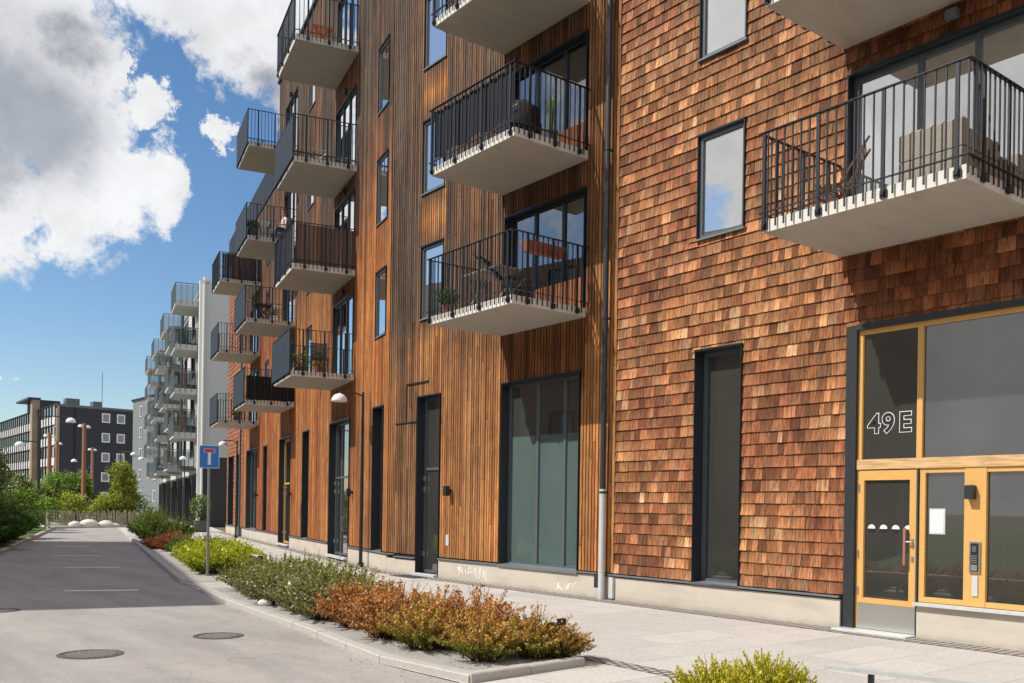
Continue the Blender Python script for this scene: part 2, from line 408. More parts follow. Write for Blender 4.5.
# ------------------------------------------------------------------ windows
def window(parent, x0, x1, z0, z1, rz=0., depth=.17, mull=(), trans=(), fw=.05, frame='frame_dark', pane='glass', name='window', interior=True,
           curtain=None, sill=True, reveal='frame_dark', room=1.3, blind=0, frosted=None, intmat='interior', lintel=True):
    fb = MB()
    y = -depth
    # metal lining of the opening (butted)
    fb.box(x0, x0+.012, y, .065, z0, z1, mi=0); fb.box(x1-.012, x1, y, .065, z0, z1, mi=0)
    fb.box(x0+.012, x1-.012, y, .065, z1-.012, z1, mi=0); fb.box(x0+.012, x1-.012, y, .0, z0, z0+.012, mi=0)
    a, b, c, d = x0+.012, x1-.012, z0+.012, z1-.012
    def bar(p, q, r, s_, t=.06): fb.box(p, q, y, y+t, r, s_, mi=1)
    bar(a, a+fw, c, d); bar(b-fw, b, c, d); bar(a+fw, b-fw, d-fw, d); bar(a+fw, b-fw, c, c+fw)
    for m_ in mull: bar(m_-.035, m_+.035, c+fw, d-fw, .062)
    for t_ in trans:
        edges = [a+fw] + [v for m_ in mull for v in (m_-.035, m_+.035)] + [b-fw]
        for i in range(0, len(edges), 2): bar(edges[i], edges[i+1], t_-.03, t_+.03, .058)
    w = fb.build(name, [reveal, frame], parent, rz=rz)
    pm = MB(); yp = y+.025
    if frosted:
        pm.quad((a, yp, c), (b, yp, c), (b, yp, frosted), (a, yp, frosted), mi=1)
        pm.quad((a, yp, frosted), (b, yp, frosted), (b, yp, d), (a, yp, d), mi=0)
        pm.flip().build('pane', [pane, 'glass_frosted'], w)
    else:
        pm.quad((a, yp, c), (b, yp, c), (b, yp, d), (a, yp, d)); pm.flip().build('pane', pane, w)
    if sill:
        sb = MB(); sb.add([(x0-.02, y+.06, z0+.03), (x1+.02, y+.06, z0+.03), (x1+.02, .085, z0+.004), (x0-.02, .085, z0+.004),
                           (x0-.02, y+.06, z0-.012), (x1+.02, y+.06, z0-.012), (x1+.02, .085, z0-.022), (x0-.02, .085, z0-.022)],
                          [(0,3,2,1)[::-1], (3,7,6,2)[::-1], (0,4,7,3), (1,2,6,5), (4,5,6,7)[::-1]])
        sb.build('sill', 'grey_metal', w)
    if lintel:
        lb = MB(); lb.box(x0-.01, x1+.01, .0, .075, z1+.002, z1+.026); lb.build('lintel_flashing', 'frame_dark', w)
    if interior:
        rb = MB(); e = .002; x0_, x1_ = x0-.25, x1+.25; z0_, z1_ = max(.02, z0-.3), z1+.15; ya = y-.02; yb = y-room
        rb.quad((x0_, yb, z0_), (x1_, yb, z0_), (x1_, yb, z1_), (x0_, yb, z1_))
        rb.quad((x0_, ya, z0_), (x0_, yb, z0_), (x0_, yb, z1_), (x0_, ya, z1_)); rb.quad((x1_, ya, z0_), (x1_, yb, z0_), (x1_, yb, z1_), (x1_, ya, z1_))
        rb.quad((x0_, ya, z0_), (x1_, ya, z0_), (x1_, yb, z0_), (x0_, yb, z0_)); rb.quad((x0_, ya, z1_), (x1_, ya, z1_), (x1_, yb, z1_), (x0_, yb, z1_))
        rb.build('room', intmat, w)
    for cu in (curtain or []):
        ca, cb, cz0, cz1 = cu; cm_ = MB(); n = max(8, int((cb-ca)/.03)); vs = []; fs = []
        for i in range(n+1):
            xx = ca+(cb-ca)*i/n; yy = y-.13+.025*sin(i*1.3)+.01*sin(i*.7)
            vs += [(xx, yy, cz0), (xx, yy, cz1)]
        for i in range(n): fs.append((2*i, 2*i+2, 2*i+3, 2*i+1))
        cm_.add(vs, fs); cm_.build('curtain', 'curtain_white', w, smooth=True)
    if blind:
        bm_ = MB(); zz = d-.02
        while zz > d-blind: bm_.box(a+.06, b-.06, y-.09, y-.05, zz-.008, zz-.003); zz -= .035
        bm_.build('blind', 'curtain_white', w)
    return w

# ------------------------------------------------------------------ balconies (local: x 0..BW along wall, y outward, z from slab underside)
BW, BD, ST = 2.62, 1.765, .165
def balcony_parts():
    sb = MB()
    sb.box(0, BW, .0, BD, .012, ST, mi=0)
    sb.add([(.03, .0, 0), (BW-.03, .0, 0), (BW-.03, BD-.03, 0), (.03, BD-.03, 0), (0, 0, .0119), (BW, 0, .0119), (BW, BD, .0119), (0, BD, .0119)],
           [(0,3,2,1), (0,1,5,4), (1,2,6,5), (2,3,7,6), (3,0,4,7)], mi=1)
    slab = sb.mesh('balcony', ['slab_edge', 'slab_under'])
    rb = MB(); o = .03; top = ST+1.12; x0, x1, y1 = -o, BW+o, BD+o
    # top rail, bottom rail on three sides
    for z, h, w in ((top, .012, .05), (ST+.10, .012, .035)):
        rb.box(x0-w/2, x1+w/2, y1-w/2, y1+w/2, z-h, z); rb.box(x0-w/2, x0+w/2, .02, y1-w/2, z-h, z); rb.box(x1-w/2, x1+w/2, .02, y1-w/2, z-h, z)
    q = .0085
    def bal(x, y): rb.box(x-q, x+q, y-q, y+q, .055, top-.012)
    n = 23
    for i in range(n): 
        if (i % 7) != 1: bal(x0+(x1-x0)*i/(n-1), y1)
    m_ = 15
    for i in range(1, m_):
        if i % 5 != 2:
            yy = .06+(y1-.06)*i/m_; bal(x0, yy); bal(x1, yy)
    rail = rb.mesh('railing', 'rail_metal')
    pb = MB(); pb.box(-.022, .022, -.012, .012, .03, top-.013); pb.box(-.045, .045, -.035, -.012, .04, .125); pb.box(-.02, .02, .012, .03, .06, .10)
    post = pb.mesh('rail_post', 'rail_metal')
    posts = [(x0+(x1-x0)*i/22, y1, 0) for i in (1, 8, 15, 21.5)] + [(x0, .06+(y1-.06)*i/15, -Z90) for i in (2, 7, 12)] + [(x1, .06+(y1-.06)*i/15, Z90) for i in (2, 7, 12)]
    return slab, rail, post, posts
SLAB, RAIL, POST, POSTS = balcony_parts()
def panel_mesh(kind):
    mb = MB(); top = ST+1.10
    if kind == 'front': mb.box(-.045, BW+.045, BD+.045, BD+.056, ST-.06, top-.02)
    if kind == 'end': mb.box(-.012, -.002, .08, BD-.03, ST+.03, top)
    return mb
PF = panel_mesh('front').mesh('front_panel', 'panel_grey')
def reed(front, c0, c1):
    mb = MB(); n = 34 if front else 22; top = ST+1.08
    Lg = BW if front else BD-.1
    for i in range(n):
        a = Lg*i/n+.004; b = Lg*(i+1)/n-.003; c = lerp3(c0, c1, R()); z0 = ST+.0+U(0, .02); z1 = top+U(-.02, .01)
        if front: mb.box(a, b, BD-.03, BD-.012, z0, z1, c)
        else: mb.box(.012, .03, a, b, z0, z1, c)
    return mb
def balcony(parent, x, z, rz=0., front=None, end=None):
    # rz rotates about the parent's origin (angled wing)
    px, py = cos(rz)*x, sin(rz)*x
    b = link('balcony', SLAB, parent, (px, py, z), rz)
    link('railing', RAIL, b)
    for (a, c, r) in POSTS: link('rail_post', POST, b, (a, c, 0), r)
    if front == 'panel': link('front_panel', PF, b)
    elif front == 'reed': link('front_screen', reed(True, (.13, .12, .12), (.26, .24, .24)).mesh('front_screen', 'painted'), b)
    elif front == 'cloth':
        mb = MB(); vs = []; fs = []; n = 60
        for i in range(n+1):
            xx = .1+(BW-.15)*i/n; yy = BD-.04+.012*sin(i*.9)
            vs += [(xx, yy, ST+.20+.04*sin(i*.31)), (xx, yy, ST+1.08)]
        for i in range(n): fs.append((2*i, 2*i+2, 2*i+3, 2*i+1))
        mb.add(vs, fs); mb.build('front_screen', 'fabric_black', b)
    if end == 'reed': link('end_screen', reed(False, (.10, .055, .035), (.22, .13, .09)).mesh('end_screen', 'painted'), b)
    elif end == 'cloth': mb = MB(); mb.box(.0, .012, .03, BD-.04, ST+.02, ST+.86); mb.build('end_screen', 'fabric_black', b)
    elif end == 'darkreed': link('end_screen', reed(False, (.035, .022, .018), (.07, .045, .036)).mesh('end_screen', 'painted'), b)
    return b

# =================================================================== SHINGLE HOUSE (number 49E)
S0, S1 = -4.0, 11.97
TOP1 = 18.3
hs = thing('shingle_house', 'apartment house clad in reddish cedar shingles with pine framed entrance 49 E at the right', 'building', (N1, 0, 0), Z90)
holes = []
wins = []
for k in range(5):
    z = 5.97+2.9*k
    if z+1.7 < TOP1: wins.append((9.21, 10.15, z, z+1.67)); wins.append((1.2, 2.14, z, z+1.67))
wins.append((9.21, 10.15, .44, 4.17))
bd = [(4.75, 7.45, 5.345+2.9*k, 7.66+2.9*k) for k in range(4)]
holes = [w for w in wins] + bd + [(2.9, 7.42, .0, 4.18)]
mb = MB(); backing(mb, S0, S1, .0, TOP1, holes, 0.0)
mb.quad((S0, 0, 0), (S0, -12, 0), (S0, -12, TOP1), (S0, 0, TOP1)); mb.quad((S0, -12, 0), (S1, -12, 0), (S1, -12, TOP1), (S0, -12, TOP1))
mb.quad((S0, 0, TOP1), (S0, -12, TOP1), (S1, -12, TOP1), (S1, 0, TOP1)); mb.build('wall', 'dark_gap', hs)
def shcol(x, z):
    v = random.choice([.46, .60, .70, .78, .84, .92, 1.05, 1.36]) * U(.94, 1.06)
    base = lerp3((.31, .115, .044), (.47, .225, .100), R())
    if R() < .06: base = (.33, .11, .05)
    if R() < .06: base = (.52, .29, .15)
    g = smooth(4, 9, z)*.35*vnoise2(x*.9, z*.7, 3)
    base = lerp3(base, (.20, .125, .08), g)
    red = smooth(.52, .75, vnoise2(x*.8, z*.9, 9))*.5
    base = lerp3(base, (.28, .09, .045), red)
    if z < 1.0: base = lerp3(base, (.22, .12, .09), .35*(1-z))
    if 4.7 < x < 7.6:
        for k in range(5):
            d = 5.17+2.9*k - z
            if -.1 < d < 1.25: base = lerp3(base, (.20, .062, .026), .75*smooth(1.25, .8, d))  # shade below each balcony darkened into the colour; shingles there also redder
    return tuple(c*v for c in base)
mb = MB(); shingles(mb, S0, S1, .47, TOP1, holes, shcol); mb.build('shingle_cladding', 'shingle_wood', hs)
mb = MB()
for a, b in ((7.46, S1), (S0, 2.9)): mb.box(a, b, .004, .045, -.05, .40)
mb.box(2.9, 6.345, .004, .045, -.05, .42)
mb.build('plinth', 'plinth', hs)
mb = MB()
for a, b in ((7.46, S1), (S0, 2.88)): mb = MB(); mb.box(a, b, .002, .085, .425, .452); mb.build('plinth_ledge', 'grey_metal', hs)
mb = MB(); mb.box(S0-.03, S1+.03, -.4, .10, TOP1, TOP1+.12); mb.build('roof_cap', 'frame_dark', hs)
for w in wins:
    up = w[2] > 1
    if up:
        k = round((w[2]-5.97)/2.9)
        window(hs, *w, pane='glass_sky', frame='frame_grey', fw=.06, depth=.05, curtain=[(w[0]+.1, w[0]+.3, w[2], w[3])] if k == 1 else None, blind=[.9, .0, .5, .2, .3][k])
    else: window(hs, *w, pane='glass_dark', depth=.22, fw=.06, frame='frame_grey')
for k, w in enumerate(bd):
    window(hs, *w, pane='glass_sky', depth=.14, mull=(6.47, 5.72), fw=.07, frame='frame_grey', sill=False, room=2.6, name='balcony_window', intmat='interior_light',
           curtain=[(6.55, 7.3, w[2]+.1, w[3]-.1), (5.0, 5.3, w[2]+.1, w[3]-.1)])
for k in range(4):
    bb_ = balcony(hs, 4.92, 5.17+2.9*k)
# vent boxes above balcony windows
for k in range(4):
    mb = MB(); mb.bev(5.9, 6.05, .03, .12, 7.86+2.9*k, 7.99+2.9*k, .02); mb.build('vent_cap', 'grey_metal', hs)

# ---- entrance portal
ent = MB()
y = -.06
def ebox(m, x0, x1, z0, z1, ya=-.09, yb=-.02, mi=0): m.box(x0, x1, ya, yb, z0, z1, mi=mi)
fr = MB()
# dark steel surround
fr.box(7.265, 7.42, -.2, .035, .0, 4.185); fr.box(2.9, 7.265, -.2, .05, 4.115, 4.19)
fr.box(2.9, 2.96, -.2, .1, .42, 4.115)
surround = fr.build('entrance_frame', 'dark_metal', hs)
pf = MB()
ebox(pf, 7.225, 7.263, .03, 2.20); ebox(pf, 7.20, 7.263, 2.34, 4.115)
ebox(pf, 2.96, 7.263, 2.202, 2.338, -.09, .004, 1)
ebox(pf, 6.34, 6.415, 2.34, 4.05); ebox(pf, 2.96, 7.20, 4.05, 4.113)
ebox(pf, 6.285, 6.36, .47, 2.20)
ebox(pf, 5.50, 5.77, .47, 2.20, -.09, -.01)
ebox(pf, 5.77, 6.285, .47, .535); ebox(pf, 5.77, 6.285, 2.14, 2.20)
ebox(pf, 2.96, 5.50, .47, .535); ebox(pf, 2.96, 5.50, 2.14, 2.20)
ebox(pf, 4.24, 4.32, .535, 2.14); ebox(pf, 3.9, 3.98, 2.34, 4.05)
pf.build('timber_frame', ['pine_frame', 'pine_worn'], surround)
pm = MB()
for a, b, c, d in ((6.415, 7.20, 2.338, 4.05), (3.98, 6.34, 2.338, 4.05), (2.96, 3.9, 2.338, 4.05), (5.77, 6.285, .535, 2.14), (4.32, 5.5, .535, 2.14), (2.96, 4.24, .535, 2.14)):
    pm.quad((a, -.06, c), (b, -.06, c), (b, -.06, d), (a, -.06, d))
pm.flip().build('pane', 'glass_dark', surround)
sl = MB(); sl.box(2.9, 6.37, -.08, .12, .425, .462); sl.build('sill', 'galv', surround)
rm = MB(); a, b, c, d, e = 2.7, 7.6, 0.02, 4.3, -4.2
rm.quad((a, e, c), (b, e, c), (b, e, d), (a, e, d)); rm.quad((b, -.11, c), (b, e, c), (b, e, d), (b, -.11, d)); rm.quad((a, -.11, c), (a, e, c), (a, e, d), (a, -.11, d))
rm.quad((a, -.11, c), (b, -.11, c), (b, e, c), (a, e, c)); rm.quad((a, -.11, d), (b, -.11, d), (b, e, d), (a, e, d))
rm.box(6.9, 7.0, -3.0, -.6, .02, 2.1); rm.box(3.2, 4.9, -2.2, -2.0, .02, 4.0)
rm.build('lobby', 'interior_light', surround)
# stair balustrade seen through the side window
sb = MB()
for i in range(12):
    x = 6.35-i*.09; zb = .35+i*.085; sb.bar((x, -1.1, zb), (x, -1.1, zb+.95), .014, .014)
sb.bar((6.4, -1.1, 1.28), (5.3, -1.1, 2.30), .04, .04); sb.bar((6.4, -1.1, .33), (5.3, -1.1, 1.38), .05, .05)
sb.build('stair_rail', 'dark_metal', surround)
dr = MB()
ebox(dr, 7.15, 7.22, .385, 2.185, -.08, -.01); ebox(dr, 6.385, 6.49, .385, 2.185, -.08, -.01); ebox(dr, 6.49, 7.15, 2.055, 2.185, -.08, -.01); ebox(dr, 6.49, 7.15, .385, .455, -.08, -.01)
door = dr.build('entrance_door', 'pine_frame', hs)
pm = MB(); pm.quad((6.49, -.05, .455), (7.15, -.05, .455), (7.15, -.05, 2.055), (6.49, -.05, 2.055)); pm.flip().build('pane', 'glass_dark', door)
kp = MB(); kp.box(6.385, 7.222, -.085, -.006, .035, .383); kp.build('kick_plate', 'steel', door)
st_ = MB(); st_.box(6.372, 6.384, -.1, .02, .03, 2.2); st_.build('door_seal', 'frame_grey', surround)
hd = MB(); hd.bar((6.52, .05, .93), (6.52, .05, 1.42), .03, .025); hd.bar((6.52, -.01, 1.0), (6.52, .05, 1.0), .012, .012, mi=1); hd.bar((6.52, -.01, 1.36), (6.52, .05, 1.36), .012, .012, mi=1)
hd.build('handle', ['pink_wood_mast', 'steel'], door)
lk = MB(); lk.box(6.425, 6.455, -.012, .0, 1.16, 1.28); lk.tube([(6.44, 0, 1.24), (6.44, .045, 1.24), (6.53, .045, 1.24)], .009); lk.box(6.425, 6.455, -.012, .0, .98, 1.05); lk.build('lock', 'steel', door)
for i in range(4):
    dm = MB(); cx = 7.05-.175*i; cz = 1.40; vs = [(cx+.055*cos(t), -.045, cz+.055*sin(t)) for t in [pi*j/12 for j in range(13)]]
    dm.add(vs, [tuple(range(13))]); vs = [(cx+.055*cos(t), -.0455, cz+.055*sin(t)) for t in [pi+pi*j/12 for j in range(13)]]; dm.add(vs, [tuple(range(13))], mi=1)
    dm.build('glass_marker', ['white_paint', 'black'], door)
for z in (1.95, 1.05, .55):
    hb = MB(); hb.tube([(7.223, .0, z-.05), (7.223, .0, z+.05)], .012); hb.build('hinge', 'steel', door)
stp = MB(); stp.bev(6.36, 7.44, -.02, .28, -.02, .028, .006); stp.build('door_step', 'galv', hs)
# panel fittings on the timber post
lb = MB(); lb.bev(5.62, 5.72, -.008, .10, 1.80, 1.975, .01); lb.build('wall_lamp', 'dark_metal', hs)
ib = MB(); ib.box(5.555, 5.69, -.008, .012, .885, 1.275, mi=0); ib.box(5.575, 5.67, .012, .018, .905, 1.255, mi=1); ib.box(5.60, 5.65, .0181, .022, 1.15, 1.22, mi=2); ib.box(5.585, 5.66, .0181, .024, .915, .99, mi=0)
for r_ in range(4):
    for c_ in range(3): ib.box(5.593+c_*.024, 5.607+c_*.024, .0181, .022, 1.01+r_*.027, 1.026+r_*.027, mi=0)
ib.build('intercom', ['steel', 'black', 'frame_grey'], hs)
pb = MB(); pb.box(5.585, 5.655, -.008, .006, .60, .85); pb.build('card_reader_plate', 'galv', hs)
nb = MB(); nb.box(6.03, 6.24, -.056, -.048, 1.35, 1.68, mi=0); nb.box(6.05, 6.22, -.0479, -.044, 1.37, 1.66, mi=1)
for i in range(6): nb.box(6.075, 6.195, -.0439, -.0425, 1.60-i*.038, 1.606-i*.038, mi=0)
nb.build('notice', ['galv', 'white_paint'], hs)
# house number 49E on the glass
def text_mesh(body, size, ext, off, matn, name, parent, origin, rx=None):
    cu = bpy.data.curves.new(name, 'FONT'); cu.body = body; cu.size = size; cu.extrude = ext; cu.offset = off; cu.space_character = 1.12
    to = bpy.data.objects.new(name, cu); col.objects.link(to)
    bpy.context.view_layer.update()
    me = bpy.data.meshes.new_from_object(to.evaluated_get(bpy.context.evaluated_depsgraph_get()))
    bpy.data.objects.remove(to)
    # local x of the text runs toward -s, its y up, its normal outward
    for v in me.vertices:
        x, y_, z_ = v.co
        if x > .395: x += .035
        v.co = (origin[0]-x, origin[1]+z_, origin[2]+y_)
    me.materials.clear(); me.materials.append(MATS[matn])
    return link(name, me, parent)
t1 = text_mesh('49E', .365, .0008, .016, 'white_paint', 'number_outline', surround, (7.13, -.054, 2.70))
t2 = text_mesh('49E', .365, .0008, .006, 'black', 'number_fill', surround, (7.13, -.050, 2.70))

# =================================================================== SLAT HOUSE: wing 1 (plane x=N1) and wing 2 (turned by ANG)
TEND = 30.0; STEP = 15.64; TOP2 = 18.25; TOP3 = 14.35
ht = thing('slat_house', 'long apartment house clad in vertical wooden slats, weathered grey brown above and orange below', 'building', (N1, SK, 0), Z90)
# ---- wing 1: local x = s - SK
q = -SK
A = [(12.92+q, 15.32+q, .44, 4.13), (17.6+q, 18.55+q, .05, 4.13)]
for k in range(4): A.append((17.56+q, 18.5+q, 5.92+2.9*k, 7.6+2.9*k))
Abal = [(12.86+q, 15.30+q, 5.30+2.9*k, 7.53+2.9*k) for k in range(4)]
holes1 = A + Abal
X0 = 11.97+q
def wcol1(x, z, hue):
    s = x + SK
    w = smooth(3.9, 6.6, z)*.90 + .06 + .40*(vnoise2(s*.9, z*.35, 1)-.5)
    if z > 6.6: w = max(w, .84)
    w += smooth(19.0, 19.2, s)*.35
    # grey stained strip beside the ground floor door
    st = smooth(18.3, 18.55, s)*(1-smooth(19.4, 19.7, s))
    w = max(w, st*(.55+.3*vnoise(z*.8, 5)))
    w += .55*(vnoise(s*7.3, 31)-.5)*smooth(3.5, 6, z) + .3*(vnoise2(s*9, z*.5, 33)-.5)
    if 17.5 < s < 18.55:   # sheltered below the window sills
        for k in range(4):
            d = 5.92+2.9*k - z
            if 0 < d < 1.7: w = w*(1-.95*smooth(1.7, .5, d))
    if s < 12.9: w *= .55
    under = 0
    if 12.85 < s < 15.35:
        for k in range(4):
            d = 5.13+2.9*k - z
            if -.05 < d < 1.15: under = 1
    w = min(1, max(0, w))
    o = lerp3(ORANGE, TAN, .25+.65*vnoise2(s*1.7, z*.25, 8)*(.6+.4*hue))
    if hue > .86: o = lerp3(o, DEEP, .6)
    g = lerp3(BROWN, GREY, vnoise2(s*2.1, z*.5, 4)); g = lerp3(g, (.19, .105, .06), hue*.4)
    c = lerp3(o, g, w)
    if under: c = lerp3(c, (.19, .062, .022), .9*under)  # balcony shade put into the colour, over redder sheltered wood
    return c
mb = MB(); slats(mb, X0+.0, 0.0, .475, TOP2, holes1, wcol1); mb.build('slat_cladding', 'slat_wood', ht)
mb = MB(); backing(mb, X0, 0, 0, TOP2, holes1); mb.build('wall', 'dark_gap', ht)
mb = MB(); mb.box(X0, 17.59+q, .004, .05, -.05, .41); mb.box(18.56+q, 0, .004, .05, -.05, .34); mb.build('plinth', 'plinth', ht)
mb = MB()
for a, b, z in ((11.98, 12.9, .43), (12.9, 15.34, .40), (15.34, 17.58, .42), (18.56, 19.5, .375), (19.51, 19.9, .425)): mb.box(a+q, b+q, .002, .095, z, z+.025)
mb.build('plinth_ledge', 'grey_metal', ht)
window(ht, *A[0], depth=.2, mull=(14.37+q, 13.55+q), fw=.05, frame='frame_grey', pane='glass_dark', frosted=3.05)
# grey glazed door with a tall top light
def shop_door(parent, x0, x1, z0, z1, tz, rz=0., double=False, frame='frame_grey', label=None, wide=None):
    d = window(parent, x0, x1, z0, z1, rz=rz, depth=.2, mull=wide or (), trans=(tz,), fw=.07, frame=frame, pane='glass_dark', sill=False, name='door')
    hb = MB()
    for sx in ([(x0+x1)/2+.06, (x0+x1)/2-.06] if double else [x0+.2]):
        hb.tube([(sx, -.15, .85), (sx, -.08, .85), (sx, -.08, 1.25), (sx, -.15, 1.25)], .012)
    hb.build('handle', 'steel', d)
    for z in (.45, 1.95, 2.2): hg = MB(); hg.box(x1-.085, x1-.015, -.14, -.11, z, z+.11); hg.build('hinge', 'steel', d, rz=0.)
    tb = MB(); tb.bev(x0+.02, x1-.02, -.18, .16, z0-.05, z0+.012, .006); tb.build('threshold', 'galv', d)
    return d
shop_door(ht, *A[1], 2.47)
for k in range(4):
    window(ht, *A[2+k], pane='glass_sky', depth=.035, fw=.055, frame='frame_grey', curtain=[(17.62+q, 18.0+q, A[2+k][2], A[2+k][3])] if k in (1, 2) else None, blind=.35 if k == 0 else 0)
for k in range(4):
    w = Abal[k]
    window(ht, *w, depth=.13, mull=(14.45+q, 13.6+q), fw=.06, frame='frame_dark', pane='glass', sill=False, room=2.4, name='balcony_window', intmat='interior_light', blind=.4 if k == 0 else 0)
    mb = MB(); slats(mb, 12.93+q, 14.4+q, w[2]+.02, w[2]+.62, [], lambda x, z, h: lerp3((.27, .09, .035), (.19, .06, .025), h), y0=-.06); mb.build('parapet_slats', 'slat_wood', ht)
for k in range(4): balcony(ht, 12.80+q, 5.13+2.9*k, front='cloth' if k == 1 else None)
# flap outline beside the door, house number plate, wall lamp
fb = MB(); 
fb.bar((19.03+q, .062, 4.47), (18.1+q, .062, 4.47), .03, .03); fb.bar((19.03+q, .062, 4.46), (19.03+q, .062, 3.58), .022, .022); fb.bar((18.62+q, .062, 3.57), (19.55+q, .062, 3.57), .02, .02)
fb.build('drip_strip', 'frame_dark', ht)
def wall_lamp(parent, x, z, rz=0., y=.05):
    c, s_ = cos(rz), sin(rz)
    lb = MB(); lb.box(-.03, .03, 0, .06, -.04, .04); lb.bev(-.055, .055, .06, .17, -.11, .11, .012); 
    lb.build('wall_lamp', 'dark_metal', parent, (c*x - s_*y, s_*x + c*y, z), rz)
def scribble(x0, x1, z0, z1, n, seed):
    rr = random.Random(seed); mb = MB()
    for k in range(n):
        x = x0+(x1-x0)*(k+rr.random()*.6)/n; z = rr.uniform(z0, (z0+z1)/2); a = (x, z); b = (x+rr.uniform(-.10, .14), rr.uniform((z0+z1)/2, z1)); w = rr.uniform(.008, .016)
        c_ = (b[0]+rr.uniform(-.12, .12), rr.uniform(z0, z1))
        for p, q_ in ((a, b), (b, c_)):
            d = Vector((q_[0]-p[0], q_[1]-p[1])); 
            if d.length < .02: continue
            d.normalize(); e = Vector((-d.y, d.x))*w
            yy = .0525+.0006*len(mb.f)/10
            mb.quad((p[0]-e.x, yy, p[1]-e.y), (p[0]+e.x, yy, p[1]+e.y), (q_[0]+e.x, yy, q_[1]+e.y), (q_[0]-e.x, yy, q_[1]-e.y))
    mb.build('graffiti', 'white_paint', ht)
scribble(15.85+q, 16.75+q, .06, .33, 9, 3); scribble(13.05+q, 13.5+q, .04, .24, 5, 8)
wall_lamp(ht, 17.14+q, 1.95)
pb = MB(); pb.box(17.17+q, 17.29+q, .048, .062, .74, .98); pb.build('notice_plate', 'galv', ht)

# ---- wing 2
rz2 = -ANG
B = []
small = []
for z in (5.87, 8.75, 11.6, 14.95): small += [(.33, 1.27, z, z+1.66), (8.9, 9.85, z, z+1.66)]
small += [(17.2, 18.1, z, z+1.66) for z in (5.87, 8.75, 11.6)] + [(24.9, 25.8, z, z+1.66) for z in (5.87, 8.75, 11.6)]
ground2 = [(.42, 1.36, .44, 4.09), (9.15, 10.15, .44, 4.07), (17.25, 18.2, .44, 4.0), (24.85, 25.9, .40, 4.0)]
bal2 = []
for zz in (5.23, 8.13, 11.03, 14.33): bal2 += [(3.55, 5.9, zz, zz+2.3), (11.85, 14.1, zz, zz+2.3)]
bal2 += [(19.8, 22.4, zz, zz+2.3) for zz in (5.23, 8.13, 11.03)]
doors2 = [(3.75, 6.15, .10, 4.05), (12.3, 14.5, .10, 4.07), (19.85, 22.9, .42, 4.03), (27.4, 29.2, .42, 4.0)]
holes2 = small + ground2 + bal2 + doors2
def wcol2(t, z, hue):
    w = smooth(6.5, 12.5, z)*.82 + .04 + .5*(vnoise2(t*.6, z*.3, 11)-.5) + .35*(vnoise(t*3.1, 2)-.5)
    w += .6*(vnoise(t*5.1, 41)-.5)*smooth(4, 8, z) + .3*(vnoise2(t*7, z*.4, 43)-.5)
    if 1.3 < t < 3.4 or t > 5.9: w += .15*smooth(5.5, 9, z)
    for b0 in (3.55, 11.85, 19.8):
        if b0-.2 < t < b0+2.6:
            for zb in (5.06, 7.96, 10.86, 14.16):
                if zb-1.3 < z < zb: return lerp3((.22, .07, .025), (.28, .10, .04), hue)  # redder sheltered boards, with the shade of the balcony painted in
    if t > 5.95 and t < 8 and z > 9: w += .3
    w = min(1, max(0, w))
    o = lerp3((.52, .165, .038), TAN, .7*vnoise2(t*1.1, z*.15, 18))
    if hue > .8 or (7.3 < t < 8.3 and z < 5): o = lerp3(o, DEEP, .6)
    if 16.2 < t < 17.2 or 18.2 < t < 19.6: o = lerp3(o, (.36, .09, .03), .75)
    g = lerp3((.085, .050, .033), (.125, .09, .068), vnoise2(t*2.1, z*.5, 4))
    return lerp3(o, g, w)
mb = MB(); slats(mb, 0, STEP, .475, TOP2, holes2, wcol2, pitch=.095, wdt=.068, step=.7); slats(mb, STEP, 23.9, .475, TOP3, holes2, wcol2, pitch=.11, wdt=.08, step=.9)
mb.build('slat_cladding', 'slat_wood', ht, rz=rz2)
mb = MB(); shingles(mb, 23.95, TEND, .47, TOP3, holes2, lambda x, z: tuple(c*U(.55, 1.2) for c in (.38, .15, .08)), ch=.22); mb.build('shingle_cladding', 'shingle_wood', ht, rz=rz2)
mb = MB(); backing(mb, 0, STEP, 0, TOP2, holes2); backing(mb, STEP, TEND, 0, TOP3, holes2)
mb.quad((STEP, 0, TOP3), (STEP, -11, TOP3), (STEP, -11, TOP2), (STEP, 0, TOP2)); mb.quad((TEND, 0, 0), (TEND, -11, 0), (TEND, -11, TOP3+1.2), (TEND, 0, TOP3))
mb.quad((0, 0, TOP2), (STEP, 0, TOP2), (STEP, -11, TOP2), (0, -11, TOP2)); mb.quad((STEP, 0, TOP3), (TEND, 0, TOP3), (TEND, -11, TOP3), (STEP, -11, TOP3))
mb.quad((0, -11, 0), (TEND, -11, 0), (TEND, -11, TOP3), (0, -11, TOP3)); mb.build('wall', 'dark_gap', ht, rz=rz2)
mb = MB(); mb.quad((X0, -11, 0), (0, -11, 0), (0, -11, TOP2), (X0, -11, TOP2)); mb.quad((X0, 0, TOP2), (0, 0, TOP2), (0, -11, TOP2), (X0, -11, TOP2))
mb.build('rear_wall', 'dark_gap', ht)
mb = MB(); mb.box(X0, 0.02, -.4, .10, TOP2, TOP2+.12); mb.build('roof_cap', 'frame_dark', ht)
mb = MB(); mb.box(0, STEP+.05, -.4, .12, TOP2, TOP2+.12); mb.build('roof_cap', 'frame_dark', ht, rz=rz2)
mb = MB(); mb.box(STEP, TEND+.02, -.02, .09, TOP3, TOP3+1.25)
for i in range(28): mb.box(STEP+i*.5, STEP+i*.5+.02, .09, .10, TOP3, TOP3+1.25)
mb.build('roof_parapet', 'panel_grey', ht, rz=rz2)
mb = MB()
segs = [(0.0, 3.74), (6.16, 12.29), (14.51, 19.84), (19.85, 30.0)]
for a, b in segs: mb.box(a, b, .004, .05, -.05, .40)
mb.build('plinth', 'plinth', ht, rz=rz2)
mb = MB()
